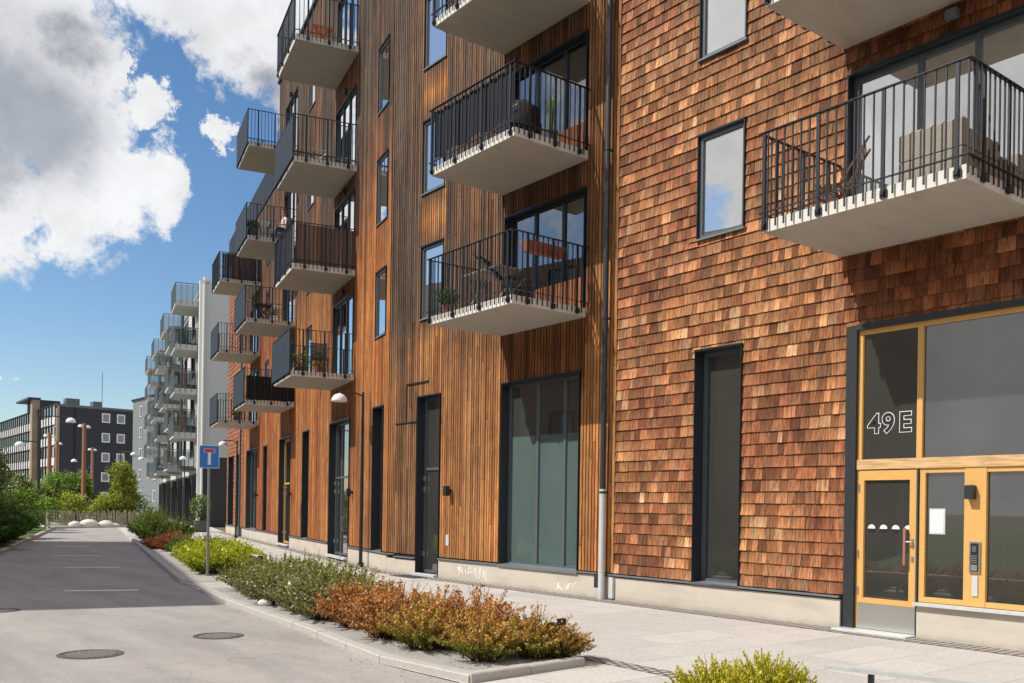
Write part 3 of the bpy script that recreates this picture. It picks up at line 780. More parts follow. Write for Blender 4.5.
for a, b in segs: mb.box(a, b, .002, .09, .42, .445)
mb.build('plinth_ledge', 'grey_metal', ht, rz=rz2)
for i, w in enumerate(small): window(ht, *w, rz=rz2, depth=.02, fw=.04, frame='frame_grey', pane='glass_sky', curtain=[(w[0]+.1, w[0]+.35, w[2], w[3])] if i % 3 == 0 else None)
for w in ground2: window(ht, *w, rz=rz2, depth=.2, fw=.05, pane='glass_dark')
for i, w in enumerate(bal2): window(ht, *w, rz=rz2, depth=.04, mull=(w[0]+.85, w[0]+1.6), fw=.05, pane='glass_sky', sill=False, room=2.2, name='balcony_window', intmat='interior_light', curtain=[(w[0]+.1, w[0]+.6, w[2]+.05, w[3]-.05)] if i % 2 else [(w[0]+1.7, w[0]+2.1, w[2]+.05, w[3]-.05)])
shop_door(ht, *doors2[0], 2.42, rz=rz2, double=True, wide=(4.35, 5.35))
yd = shop_door(ht, *doors2[1], 2.38, rz=rz2, frame='pine_frame', wide=(13.3,))
window(ht, *doors2[2], rz=rz2, mull=(20.8, 21.8), depth=.2, frame='frame_grey', pane='glass_sky')
window(ht, *doors2[3], rz=rz2, mull=(28.3,), depth=.2, pane='glass_dark')
for x, z in ((3.3, 1.95), (12.0, 1.97), (19.45, 1.97)): wall_lamp(ht, x, z, rz2)
A_cfg = [('panel', None), ('reed', 'reed'), ('panel', None), (None, None)]
for k, (f_, e_) in enumerate(A_cfg): balcony(ht, 3.42, [5.06, 7.96, 10.86, 14.16][k], rz2, f_, e_)
B_cfg = [('panel', 'cloth'), ('panel', None), ('panel', None), ('panel', None)]
for k, (f_, e_) in enumerate(B_cfg): balcony(ht, 11.76, [5.08, 7.98, 10.88, 14.18][k], rz2, f_, e_)
C_cfg = [('panel', None), ('panel', None), ('reed', 'darkreed')]
for k, (f_, e_) in enumerate(C_cfg): balcony(ht, 19.5, [5.0, 8.02, 11.05][k], rz2, f_, e_)
for x in (4.6, 13.0):
    for k in range(4): 
        mb = MB(); mb.bev(-.08, .08, 0, .1, -.07, .07, .02); c, s_ = cos(rz2), sin(rz2); y = .05
        mb.build('vent_cap', 'dark_metal', ht, (c*x-s_*y, s_*x+c*y, 7.75+2.9*k+(.35 if k == 3 else 0)), rz2)
# drainpipes
dp = MB(); dp.tube([(12.15+q, .16, 1.95), (12.15+q, .16, 17.9)], .052, 12, mi=0); dp.tube([(12.15+q, .16, .0), (12.15+q, .16, 1.96)], .06, 12, mi=1)
for z in (1.9, 5., 8., 11., 14., 17.): dp.bar((12.15+q, .02, z), (12.15+q, .15, z), .03, .03, mi=0); dp.tube([(12.15+q, .16, z-.02), (12.15+q, .16, z+.02)], .062, 12, mi=0)
dp.box(12.21+q, 12.31+q, .10, .19, .20, .45, mi=0); dp.box(11.93+q, 12.03+q, .05, .10, .03, .40, mi=1)
dp.build('drainpipe', ['dark_metal', 'galv'], ht, smooth=False)
dp = MB(); dp.tube([(24.2, .16, .35), (24.2, .16, 14.)], .05, 10, mi=0); dp.tube([(24.2, .16, .0), (24.2, .16, .4)], .09, 10, mi=0); dp.build('drainpipe', ['frame_grey'], ht, rz=rz2)

# =================================================================== things on the balconies
def on1(s, off, floor): return w1(s, off, [5.13, 8.03, 10.93, 13.83][floor]+ST+.002)
def onS(s, off, floor=0): return w1(s, off, 5.17+2.9*floor+ST+.002)
def on2(t, off, z): return w2(t, off, z+ST+.002)
def leaves_blob(mb, cx, cy, cz, rx, ry, rz_, n, size, cols, bias=.5):
    for _ in range(n):
        while True:
            x, y, z = U(-1, 1), U(-1, 1), U(-1, 1); d = x*x+y*y+z*z
            if d < 1 and (d > .2 or R() < bias): break
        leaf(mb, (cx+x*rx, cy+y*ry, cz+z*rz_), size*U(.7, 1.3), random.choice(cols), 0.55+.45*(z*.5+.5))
def leaf(mb, p, s, c, k=1.):
    a = U(0, 2*pi); b = U(-1, 1); h = sqrt(1-b*b)
    n = Vector((h*cos(a), h*sin(a), b)); u = n.orthogonal().normalized(); 
    th = U(0, 2*pi); v = n.cross(u); u2 = u*cos(th)+v*sin(th); v2 = n.cross(u2)
    p = Vector(p); k *= U(.75, 1.25); cc = tuple(x*k for x in c)
    mb.add([p-u2*s, p-v2*s*.5, p+u2*s, p+v2*s*.5], [(0, 1, 2, 3)], cc)
GR = [(.10, .20, .03), (.07, .15, .025), (.15, .26, .05), (.05, .10, .02)]
def pot_plant(label, loc, h=.5, r=.13, kind='round', potmat='terracotta', cols=GR, rz=0., box=None, group=None):
    t = thing('potted_plant', label, 'plant', loc, rz, group)
    mb = MB()
    if box: 
        bx, by, bz = box; mb.box(-bx/2, bx/2, -by/2, by/2, 0, bz); ph = bz
        mb.build('planter', potmat, t)
    else:
        ph = r*1.6; mb.lathe([(0, 0), (r*.72, 0), (r, ph), (r*.9, ph), (r*.85, ph*.85), (0, ph*.85)], n=16); mb.build('pot', potmat, t)
    lb = MB()
    if kind == 'grass':
        for _ in range(160):
            a = U(0, 2*pi); l = h*U(.6, 1.1); o = U(.1, .9)*.35*l; b0 = Vector((cos(a)*.03, sin(a)*.03, ph*.85)); m_ = Vector((cos(a)*o*.4, sin(a)*o*.4, ph+l*.6)); e_ = Vector((cos(a)*o*1.3, sin(a)*o*1.3, ph+l*U(.75, 1)))
            w = Vector((-sin(a), cos(a), 0))*.009; c = random.choice(cols); lb.add([b0-w, b0+w, m_+w, m_-w, e_], [(0, 1, 2, 3), (3, 2, 4)], c)
    else:
        bx_ = (box[0]/2 if box else r*1.6)
        for _ in range(14):
            a = U(0, 2*pi); lb.tube([(0, 0, ph*.8), (cos(a)*bx_*.5, sin(a)*r*.6, ph+h*.4), (cos(a)*bx_*.9, sin(a)*r, ph+h*U(.5, .8))], .005, 4, (.08, .1, .03))
        leaves_blob(lb, 0, 0, ph+h*.45, bx_*1.15, max(r*1.4, .14), h*.55, int(500*h/.4), .03, cols)
    lb.build('foliage', 'leaf', t); return t
R1 = Z90; R2 = Z90-ANG
pot_plant('small green plant in a terracotta pot at the far corner of the lowest middle balcony', on1(15.1, 1.55, 0), .34, .13)
pot_plant('spiky pale green grass plant by the wall on the middle balcony above', on1(13.05, .75, 1), .75, .15, 'grass', 'pot_grey', [(.20, .30, .12), (.32, .38, .22), (.10, .18, .06)])
# slatted table on the lowest middle balcony
def table(label, loc, rz, w, d, h, matn='deck_wood', c=(.30, .26, .22), folding=True, name='balcony_table'):
    t = thing(name, label, 'table', loc, rz); mb = MB(); n = 6
    for i in range(n): mb.box(-w/2, w/2, -d/2+d*i/n, -d/2+d*(i+.88)/n, h-.025, h, c)
    mb.build('tabletop', matn, t)
    for sx in (-1, 1):
        lb = MB(); x = sx*(w/2-.08)
        lb.bar((x, -d/2+.05, 0), (x, d/2-.08, h-.026), .03, .03, c); lb.bar((x-sx*.035, d/2-.05, 0), (x-sx*.035, -d/2+.08, h-.026), .03, .03, c); lb.build('leg', matn, t)
    return t
table('weathered slatted folding table behind the rail of the lowest middle balcony', on1(14.15, 1.2, 0), R1, 1.15, .6, .72)
table('brown wooden slatted table on the highest balcony at the bend of the house', on2(4.35, .95, 14.16), R2, 1.1, .6, .55, c=(.34, .13, .06))
# folding chair builder
def chair(label, loc, rz, matn='painted', c=(.02, .02, .022), recline=.25, group=None):
    t = thing('balcony_chair', label, 'chair', loc, rz, group)
    mb = MB()
    for i in range(7): mb.box(-.22, .22, -.22+i*.063, -.175+i*.063, .42, .44, c)
    mb.build('seat', matn, t); mb = MB()
    for i in range(8):
        z = .50+i*.06; yy = -.24-recline*(z-.44); mb.bar((-.22, yy, z), (.22, yy, z), .012, .045, c)
    mb.build('backrest', matn, t)
    for sx in (-1, 1):
        for a, b in (((sx*.23, -.26-recline*.6, .98), (sx*.23, .20, 0)), ((sx*.235, .24, .44), (sx*.235, -.24, 0))):
            mb = MB(); mb.bar(a, b, .022, .028, c); mb.build('leg', matn, t)
    return t
chair('black steel reclining chair folded by the door of the lowest middle balcony', on1(13.55, 1.05, 0), R1+radians(120), recline=.9)
chair('black garden chair beside the draped screen on the middle balcony above', on1(13.6, 1.0, 1), R1+radians(60), recline=.3)
chair('dark chair beside the flower boxes on the lowest balcony at the bend', on2(3.9, .9, 5.06), R2+radians(80), c=(.05, .06, .07), recline=.45)
chair('dark wooden chair on the shingle house balcony near its far railing', onS(7.0, 1.0), R1-radians(60), c=(.10, .045, .025))
# covered parasol / grill cover
cv = thing('grill_cover', 'black fabric cover over a grill standing on the middle balcony above', 'grill cover', on1(13.95, .75, 1), R1)
mb = MB(); mb.add([(-.33, -.28, 0), (.33, -.28, 0), (.33, .28, 0), (-.33, .28, 0), (-.34, -.26, .6), (.34, -.26, .6), (.34, .27, .62), (-.34, .27, .62), (-.28, -.2, .95), (.30, -.2, .98), (.27, .18, 1.0), (-.26, .2, .93), (-.1, -.05, 1.12), (.12, .03, 1.15)],
      [(0,1,5,4),(1,2,6,5),(2,3,7,6),(3,0,4,7),(4,5,9,8),(5,6,10,9),(6,7,11,10),(7,4,8,11),(8,9,13,12),(9,10,13),(10,11,12,13),(11,8,12)]); mb.build('cover', 'fabric_black', cv, smooth=True)
mb = MB(); mb.bar((-.3, .3, .86), (.3, .3, .86), .02, .02); mb.build('handle', 'steel', cv)
# red flower box hung inside the near rail of the lowest middle balcony
rb_ = thing('rail_planter', 'dark red flower box hung at rail height on the lowest middle balcony', 'planter', on1(12.9, 1.0, 0)+Vector((0, 0, .82)), 0)
mb = MB(); mb.add([(-.42, -.06, 0), (.42, -.06, 0), (.42, .06, 0), (-.42, .06, 0), (-.45, -.09, .2), (.45, -.09, .2), (.45, .09, .2), (-.45, .09, .2)], [(0,3,2,1),(0,1,5,4),(1,2,6,5),(2,3,7,6),(3,0,4,7),(4,5,6,7)]); mb.build('box', 'terracotta', rb_)
mb = MB()
for x in (-.25, .25): mb.tube([(x, -.0, .2), (x, -.08, .28), (x, -.11, .22)], .008, 6)
mb.build('hook', 'dark_metal', rb_)
# wicker sofa
def sofa(label, loc, rz, w=1.25, name='wicker_sofa'):
    t = thing(name, label, 'sofa', loc, rz); mb = MB(); mb.bev(-w/2, w/2, -.33, .33, 0, .24, .02); mb.build('base', 'wicker', t)
    mb = MB(); mb.bev(-w/2, w/2, .21, .33, .24, .56, .03); mb.build('backrest', 'wicker', t)
    for sx in (-1, 1): mb = MB(); x = sx*(w/2-.06); mb.bev(x-.06, x+.06, -.33, .21, .24, .46, .02); mb.build('armrest', 'wicker', t)
    mb = MB(); mb.bev(-w/2+.13, w/2-.13, -.30, .2, .242, .36, .04); mb.build('cushion', 'cushion', t)
sofa('wicker sofa with its back to the rail on the shingle house balcony', onS(5.35, 1.38), R1, .74)
sofa('brown wicker armchair at the near end of the shingle house balcony', onS(5.3, .7), R1-radians(90), .75, 'wicker_armchair')
# flower boxes on lowest bend balcony etc
FL = GR + [(.45, .40, .10), (.35, .12, .06)]
pot_plant('flower box with a tall leafy plant on the lowest balcony at the bend', on2(5.2, 1.15, 5.06), .55, .2, box=(.7, .28, .3), potmat='terracotta', cols=FL, rz=R2)
pot_plant('brown planter with yellow flowers beside the chair on the lowest bend balcony', on2(4.5, .75, 5.06), .45, .2, box=(.55, .26, .28), potmat='terracotta', cols=FL, rz=R2)
pot_plant('grey tub of bushy greens at the rail beside the seated person', on2(12.3, 1.5, 10.88), .35, .2, box=(.5, .3, .35), potmat='pot_grey', rz=R2)
pot_plant('leafy plant with pale flowers on the lower of the two panelled far balconies', on2(12.6, .7, 7.98), .4, .18, potmat='white_paint', cols=[(.3, .3, .25), (.12, .2, .05), (.5, .45, .42)])
table('small dark side table on the panelled balcony below the seated person', on2(12.4, 1.1, 7.98), R2, .6, .6, .6, c=(.08, .05, .04))
pot_plant('small plant on the farthest lowest balcony of the slat house', on2(20.0, .9, 5.0), .35, .15, potmat='pot_grey')
# bicycle-like clothes rack on bend balcony: a wire drying rack
dk = thing('drying_rack', 'thin wire drying rack folded out on the third balcony at the bend', 'drying rack', on2(4.6, .95, 10.86), R2)
mb = MB()
for i in range(7): mb.tube([(-.55, -.25+i*.08, .5), (.55, -.25+i*.08, .5)], .006, 4)
for x in (-.55, .55): mb.tube([(x, -.27, .5), (x, .27, .5)], .01, 5)
mb.build('rack', 'galv', dk)
for sx in (-1, 1): mb = MB(); mb.tube([(sx*.4, -.28, 0), (sx*.4, .25, .5)], .01, 5); mb.tube([(sx*.4, .28, 0), (sx*.4, -.25, .5)], .01, 5); mb.build('leg', 'galv', dk)

# seated person on the far balcony
def person(loc, rz):
    # sits on a small chair, reads; skeleton grown with a skin modifier (facing +y local)
    V = [(0, 0, .50), (0, -.02, .64), (0, -.03, .80), (0, -.03, .96), (0, -.01, 1.04), (0, .01, 1.10), (0, .015, 1.17), (0, .01, 1.245),
         (.10, .02, .50), (.13, .42, .50), (.13, .46, .10), (.13, .60, .05),
         (-.10, .02, .50), (-.13, .42, .50), (-.13, .46, .10), (-.13, .60, .05),
         (.17, -.03, .95), (.24, .02, .70), (.14, .27, .66), (.10, .34, .68),
         (-.17, -.03, .95), (-.24, .02, .70), (-.14, .27, .66), (-.10, .34, .68)]
    Rr = [.13, .125, .13, .12, .055, .065, .088, .06, .09, .062, .045, .035, .09, .062, .045, .035, .06, .045, .032, .028, .06, .045, .032, .028]
    E_ = [(0,1),(1,2),(2,3),(3,4),(4,5),(5,6),(6,7),(0,8),(8,9),(9,10),(10,11),(0,12),(12,13),(13,14),(14,15),(3,16),(16,17),(17,18),(18,19),(3,20),(20,21),(21,22),(22,23)]
    for sx in (1, -1):   # fingers and thumb
        w_ = 19 if sx == 1 else 23; b = V[w_]
        for i, (dx, ln) in enumerate(((.03, .06), (.01, .075), (-.01, .072), (-.028, .055))):
            V.append((b[0]+dx, b[1]+.05, b[2]+.0)); V.append((b[0]+dx*1.1, b[1]+.05+ln*.6, b[2]-.02)); Rr += [.010, .008]
            E_ += [(w_, len(V)-2), (len(V)-2, len(V)-1)]
        V.append((b[0]-sx*.035, b[1]+.03, b[2]+.01)); Rr.append(.011); E_.append((w_, len(V)-1))
    me = bpy.data.meshes.new('person'); me.from_pydata(V, E_, [])
    o = bpy.data.objects.new('person_tmp', me); col.objects.link(o)
    md = o.modifiers.new('s', 'SKIN')
    for i, sv in enumerate(me.skin_vertices[0].data): sv.radius = (Rr[i], Rr[i]*.85 if i < 4 else Rr[i]); sv.use_root = (i == 0)
    o.modifiers.new('ss', 'SUBSURF').levels = 2; o.modifiers['ss'].render_levels = 2
    bpy.context.view_layer.update()
    m2 = bpy.data.meshes.new_from_object(o.evaluated_get(bpy.context.evaluated_depsgraph_get())); bpy.data.objects.remove(o)
    ca = m2.color_attributes.new('Col', 'FLOAT_COLOR', 'POINT')
    for i, v in enumerate(m2.vertices):
        x, y, z = v.co
        skin = (.55, .33, .25)
        c = skin
        if .48 < z < 1.045 and y < .16 or (.55 < z < 1.0 and abs(x) > .16): c = (.72, .50, .50)
        if z < .62 and y > .06 and z > .12 or (z < .56): c = (.05, .07, .13)
        if z < .12: c = (.03, .03, .03)
        if z > 1.04: c = skin
        ca.data[i].color = (*c, 1)
    m2.materials.clear(); m2.materials.append(MATS['painted']); m2.polygons.foreach_set('use_smooth', [True]*len(m2.polygons))
    p = link('person', m2, None, loc, rz); p.scale = (.88, .88, .88)
    tag(p, 'seated person in a pale pink top on a balcony of the slat house', 'person')
    hb = MB(); vs = []
    for i in range(9):
        for k in range(14):
            t = pi*.62*i/8; a = 2*pi*k/14; rr = .098
            back = -.028
            vs.append((rr*sin(t)*cos(a), back+.02+rr*1.08*sin(t)*sin(a) - (.02 if sin(a) < 0 else .0), 1.19+rr*1.05*cos(t)+ (.0 if sin(a) < .3 else .035*i/8)))
    fs = [(i*14+k, i*14+(k+1) % 14, (i+1)*14+(k+1) % 14, (i+1)*14+k) for i in range(8) for k in range(14)]
    hb.add(vs, fs, (.22, .07, .03)); hb.build('hair', 'painted', p, smooth=True)
    fb = MB()
    for sx in (-1, 1): fb.lathe([(0, .012), (.011, .006), (.012, 0), (.0, -.008)], 0, 0, 8, (.03, .02, .02)); fb.v[-32:] = [(v[0]+sx*.032, .098+v[1]*.3, 1.18+v[2]) for v in fb.v[-32:]]
    fb.add([(-.012, .10, 1.13), (.012, .10, 1.13), (0, .125, 1.14), (0, .1, 1.175)], [(0, 1, 2), (0, 2, 3), (1, 3, 2)], (.55, .32, .24)); fb.box(-.025, .025, .09, .099, 1.098, 1.106, (.45, .12, .1))
    fb.build('face_features', 'painted', p)
    return p
ploc = on2(12.2, .42, 10.88)
person(ploc, R2+radians(15))
chair('small dark chair under the seated person', ploc+Vector((0, 0, .0)), R2+radians(15), recline=.1)
table('small white balcony table in front of the seated person', on2(12.55, 1.15, 10.88), R2, .6, .5, .7, 'painted', (.7, .7, .68))

# =================================================================== STREET LEVEL
def poly(name, pts, z, matn, kind='structure', sub=False):
    mb = MB(); mb.add([(x, y, z) for x, y in pts], [tuple(range(len(pts)))]); o = mb.build(name, matn)
    if o.data.polygons[0].normal.z < 0: o.data.flip_normals()
    o['kind'] = kind; return o
KH = .11   # kerb height; pavement level = 0 is the top, road lies below
RZ = -.0
# In this street the pavement is level with z=0 and the road too (dropped kerbs); kerb stones stand proud.
g = MB(); g.add([(-900, -900, -.03), (900, -900, -.03), (900, 900, -.03), (-900, 900, -.03)], [(0, 1, 2, 3)]); struct(g.build('ground', 'earth'))
def dirp(x, y, t, o=0.): return (x+sin(ANG)*t-cos(ANG)*o, y+cos(ANG)*t+sin(ANG)*o)
# road surface: wide near the camera, narrow lane following the angled wing
LK = [(-2.9, 1.0), (.9, 15.2), (4.88, 30.5), (12.08, 58.0)]          # left kerb line
RKn = [(4.6, 4.6), (4.91, 7.11), (4.82, 8.41), (5.24, 11.4), (5.54, 14.64), (6.0, 17.1), (6.2, 18.5), (7.11, 22.74), (11.19, 40.07), (15.3, 57.2)]
poly('road', [(-9, -14), (12.2, -14), (12.2, -8), (6.5, -2), (5.2, 3)] + RKn + [(16.9, 60.5), (12.6, 60.2)] + LK[::-1] + [(-6, -8)], -.012, 'asphalt')
pv = MB()
pvp = [(4.4, 2.5)] + RKn + [(16.0, 60.0), (20.2, 61.0), (32.0, 109.5), (36.2, 109.5), w2(30.0, 0)[:2], (N1, SK), (N1, -14), (8.0, -14), (8.0, -5)]
poly('pavement', pvp, -.004, 'pavement_slab')
# cobble strip along the wall
poly('cobble_strip', [(N1-.052, -14), (N1-.46, -14), (N1-.46, SK-.05)] + [tuple(w2(30.2, .4)[:2]), tuple(w2(30.2, .052)[:2]), (N1-.052, SK)], .002, 'cobble')
for i, (a, b) in enumerate((((6.86, 7.6), (7.06, -6.)),)):
    dx, dy = b[0]-a[0], b[1]-a[1]; l = sqrt(dx*dx+dy*dy); nx, ny = -dy/l*.12, dx/l*.12
    poly('cobble_strip', [(a[0]+nx, a[1]+ny), (a[0]-nx, a[1]-ny), (b[0]-nx, b[1]-ny), (b[0]+nx, b[1]+ny)], .001, 'cobble')
poly('square', [(12.4, 60.3), (17, 60.6), (20, 61.2), (32, 109), (60, 150), (20, 150), (5, 75)], -.008, 'pavement_slab')
poly('lawn', [(-40, 64), (12.5, 64.2), (12.0, 58.5), (4.0, 30.5), (-.2, 15.2), (-4, 1.5), (-60, -10), (-60, 60)], -.018, 'grass')
poly('square_lawn', [(14.0, 63.5), (19.0, 64.5), (26, 90), (18, 95)], .0, 'grass')
# kerb stones
def kerb(pts, w=.15, h=.10, inner=1, name='kerb', seg=1.0):
    mb = MB()
    for i in range(len(pts)-1):
        a = Vector((*pts[i], 0)); b = Vector((*pts[i+1], 0)); d = (b-a); l = d.length; d.normalize(); nrm = Vector((d.y, -d.x, 0))*inner
        n = max(1, round(l/seg))
        for k in range(n):
            p = a+d*(l*k/n+.004); r = a+d*(l*(k+1)/n-.004); hh = h+U(-.004, .004); e = nrm*U(-.004, .004)
            q0, q1, q2, q3 = p+e, r+e, r+nrm*w+e, p+nrm*w+e; b_ = .012
            sh = U(.88, 1.08); c = (sh, sh, sh)
            up = Vector((0, 0, 1)); dn = up*-.05
            vs = [q0+dn, q1+dn, q2+dn, q3+dn, q0+up*(hh-b_), q1+up*(hh-b_), q2+up*(hh-b_), q3+up*(hh-b_), q0+up*hh+nrm*b_+d*.004, q1+up*hh+nrm*b_-d*.004, q2+up*hh-nrm*b_-d*.004, q3+up*hh-nrm*b_+d*.004]
            mb.add(vs, [(0,1,5,4),(1,2,6,5),(2,3,7,6),(3,0,4,7),(4,5,9,8),(5,6,10,9),(6,7,11,10),(7,4,8,11),(8,9,10,11)], c)
    return struct(mb.build(name, 'kerb_stone'))
bedA = [(4.95, 7.0), (4.82, 8.41), (5.24, 11.4), (5.54, 14.64), (5.98, 17.0)]
kerb(bedA, .15, .075, 1); kerb([(4.97, 6.98), (6.5, 7.12)], .13, .08, -1)
kerb([(6.12, 18.5), (7.11, 22.74), (11.19, 40.07), (12.4, 45.2)], .16, .10, 1)
kerb([(-.2, 15.3), (4.88, 30.5), (12.08, 58.0)], .16, .10, -1)
kerb([(12.1, 58.1), (17.6, 61.2)], .16, .08, -1)
kerb([(4.5, 3.0), (4.75, 4.6), (4.9, 5.1)], .16, .10, 1); kerb([(4.92, 5.12), (6.4, 5.2)], .13, .08, 1)
# shrub beds
poly('planting_bed', [(5.1, 7.1), (4.97, 8.41), (5.39, 11.4), (5.69, 14.64), (6.12, 17.0), (7.5, 17.0), (6.95, 14), (6.62, 10.4), (6.5, 7.2)], .035, 'gravel')
poly('planting_bed', [(6.28, 18.5), (7.27, 22.74), (11.35, 40.07), (12.5, 45.1), (14.0, 44.8), (12.9, 39.7), (8.8, 22.3), (7.9, 18.4)], .035, 'gravel')
poly('planting_bed', [(4.66, 3.0), (4.9, 4.6), (5.05, 5.05), (6.3, 5.1), (6.35, 3.0), (6.2, .5), (4.5, .5)], .035, 'gravel')
# light paving slab at the dropped kerb
sl_ = MB()
for i in range(2): sl_.bev(6.15+.02, 7.35, 17.1+i*.7, 17.1+i*.7+.69, -.01, .03, .006)
struct(sl_.build('crossing_slab', 'kerb_stone'))
# pale transverse bars laid on the road
for (x, y) in ((4.52, 17.94), (5.9, 24.24), (6.75, 29.6), (8.0, 35.4)):
    mb = MB(); dx, dy = .92, -.38; a = .62; h = .13
    p = [(x-dx*a-dy*-h*-1, y-dy*a-dx*h), (x+dx*a+dy*h, y+dy*a-dx*h), (x+dx*a-dy*h, y+dy*a+dx*h), (x-dx*a-dy*h, y-dy*a+dx*h)]
    poly('road_bar', [(x-dx*a+dy*h, y-dy*a-dx*h), (x+dx*a+dy*h, y+dy*a-dx*h), (x+dx*a-dy*h, y+dy*a+dx*h), (x-dx*a-dy*h, y-dy*a+dx*h)], -.0075, 'bar_pale')
# manhole covers
def manhole(label, loc, r=.33):
    t = thing('manhole_cover', label, 'manhole cover', loc, U(0, 1), 'round cast iron covers in the road')
    mb = MB(); mb.lathe([(r, -.01), (r, .006), (r-.035, .006), (r-.04, .001)], n=40); mb.build('rim', 'cast_iron', t)
    mb = MB(); mb.lathe([(r-.045, .001), (0.001, .001)], n=40)
    i = -3
    for i in range(-6, 7):
        for j in range(-6, 7):
            x = i*.05+(.025 if j % 2 else 0); y_ = j*.045
            if x*x+y_*y_ < (r-.075)**2: mb.box(x-.019, x+.019, y_-.012, y_+.012, .001, .007, mi=1)
    mb.build('lid', ['cast_iron', 'iron_worn'], t)
manhole('larger cast iron manhole cover nearest the camera in the road', (2.56, 10.56, -.012), .33)
manhole('smaller cast iron manhole cover closer to the shrub bed kerb', (4.18, 11.21, -.012), .30)
manhole('cast iron manhole cover at the shadow edge by the left border', (2.45, 15.4, -.012), .30)

gt = thing('drain_grate', 'dark metal foot grate in the pavement before the grey door', 'grate', (11.2, 18.2, 0), 0)
mb = MB(); mb.box(-.25, -.23, -.5, .5, -.01, .006); mb.box(.23, .25, -.5, .5, -.01, .006)
for i in range(26): mb.box(-.23, .23, -.5+i*.04, -.488+i*.04, -.01, .005)
mb.build('bars', 'frame_grey', gt)
# low rails along the beds
def low_rail(label, pts, posts, loc0, end=True):
    t = thing('low_rail', label, 'rail', (loc0[0], loc0[1], 0), 0, 'low metal rails along the beds')
    P = [Vector((p[0]-loc0[0], p[1]-loc0[1], .45)) for p in pts]
    mb = MB()
    for i in range(len(P)-1): mb.bar(P[i], P[i+1], .11, .03)
    mb.build('rail', 'galv', t)
    for p in posts:
        pb = MB(); a = (p[0]-loc0[0], p[1]-loc0[1]); pb.tube([(a[0], a[1], -.02), (a[0], a[1], .435)], .024, 10); pb.tube([(a[0], a[1], -.005), (a[0], a[1], .012)], .06, 12); pb.build('post', 'frame_grey', t)
    if not end: return
    e = P[-1]; cb = MB(); cb.box(e.x-.05, e.x+.05, e.y-.02, e.y+.02, .41, .475); cb.build('end_cap', 'black', t)
low_rail('low metal rail behind the orange shrubs', [(6.75, 13.6), (6.52, 10.39), (6.32, 7.3)], [(6.7, 13.0), (6.44, 9.65), (6.34, 7.8), (6.6, 11.3)], (6.5, 10.4))
low_rail('low metal rail at the bottom edge in front of the entrance', [(6.9, 1.0), (6.62, 2.6), (6.24, 4.12)], [(6.34, 3.82), (6.7, 2.0)], (6.5, 3.3), False)
low_rail('low metal rail behind the bright green hedge near the sign', [(10.6, 29.5), (8.11, 19.36)], [(8.2, 19.8), (9.2, 23.8), (10.2, 27.8)], (9.0, 23.))

# ------------------------------------------------------------------ shrubs
OR = [(.68, .33, .10), (.62, .27, .08), (.72, .42, .16), (.40, .13, .04), (.64, .38, .15), (.30, .10, .04)]
ORG = OR[:3] + [(.42, .35, .04), (.30, .30, .035), (.5, .33, .05)]
OL = [(.29, .33, .07), (.35, .38, .10), (.21, .26, .06), (.36, .34, .15), (.14, .17, .045)]
YG = [(.56, .58, .03), (.46, .52, .03), (.62, .60, .05), (.30, .40, .03)]
MG = [(.12, .20, .03), (.16, .25, .035), (.09, .15, .025), (.20, .28, .05)]
DG = [(.06, .13, .022), (.085, .17, .028), (.12, .22, .04), (.045, .09, .02)]
def shrub_mesh(cols, rx, ry, h, nst, nlf, size, droop=.2, low=None, spiky=.25, twigs=22):
    mb = MB(); lb = MB()
    for _ in range(nst):
        a = U(0, 2*pi); rr = sqrt(R()); ex, ey = cos(a)*rr*rx, sin(a)*rr*ry
        ez = h*(1-.45*rr*rr)*U(.72, 1.0+spiky*R())
        b0 = Vector((ex*.25, ey*.25, 0)); m_ = Vector((ex*.62, ey*.62, ez*.62)); e_ = Vector((ex, ey, ez*(1-droop*rr*.3)))
        mb.tube([b0, m_, e_], [.006, .004, .002], 3, (.13, .075, .045), cap=False)
        for k in range(nlf):
            t = .22+.78*(k+R())/nlf
            p = b0.lerp(m_, min(1, t*2)) if t < .5 else m_.lerp(e_, t*2-1)
            sp = size*1.7*(1.15-.6*t); p = p+Vector((U(-1, 1), U(-1, 1), U(-.7, .8)))*sp
            if p.z < .01: p.z = .01+R()*.02
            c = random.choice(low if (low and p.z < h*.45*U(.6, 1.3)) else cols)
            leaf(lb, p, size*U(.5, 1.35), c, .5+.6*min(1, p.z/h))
    for _ in range(twigs):
        a = U(0, 2*pi); rr = sqrt(R())*.9; ex, ey = cos(a)*rr*rx, sin(a)*rr*ry; ez = h*(1-.4*rr*rr)*U(1.05, 1.35)
        p1_ = Vector((ex*.6, ey*.6, ez*.6)); p2_ = Vector((ex*1.05, ey*1.05, ez)); mb.tube([(ex*.2, ey*.2, 0), p1_, p2_], [.006, .0045, .002], 3, (.16, .09, .06), cap=False)
        for k in range(5): leaf(lb, p1_.lerp(p2_, .6+.1*k)+Vector((U(-1, 1), U(-1, 1), U(-1, 1)))*size*.8, size*U(.5, .9), random.choice(cols), 1.0)
    return mb.mesh('stems', 'leaf'), lb.mesh('foliage', 'leaf')
SH = {}
def shrub(kind, label, cat, loc, rz, sc, group):
    t = thing('shrub', label, cat, loc, rz, group); st, lf = SH[kind]
    link('stems', st, t); link('foliage', lf, t); t.scale = sc; return t
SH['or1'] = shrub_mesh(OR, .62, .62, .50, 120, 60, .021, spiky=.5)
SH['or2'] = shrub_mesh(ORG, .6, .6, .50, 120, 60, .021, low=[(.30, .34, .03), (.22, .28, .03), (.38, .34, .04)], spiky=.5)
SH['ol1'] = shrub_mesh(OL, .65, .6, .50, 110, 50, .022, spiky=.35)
SH['ol2'] = shrub_mesh(OL + [(.34, .30, .26), (.30, .25, .16)], .6, .6, .42, 100, 50, .022, spiky=.35)
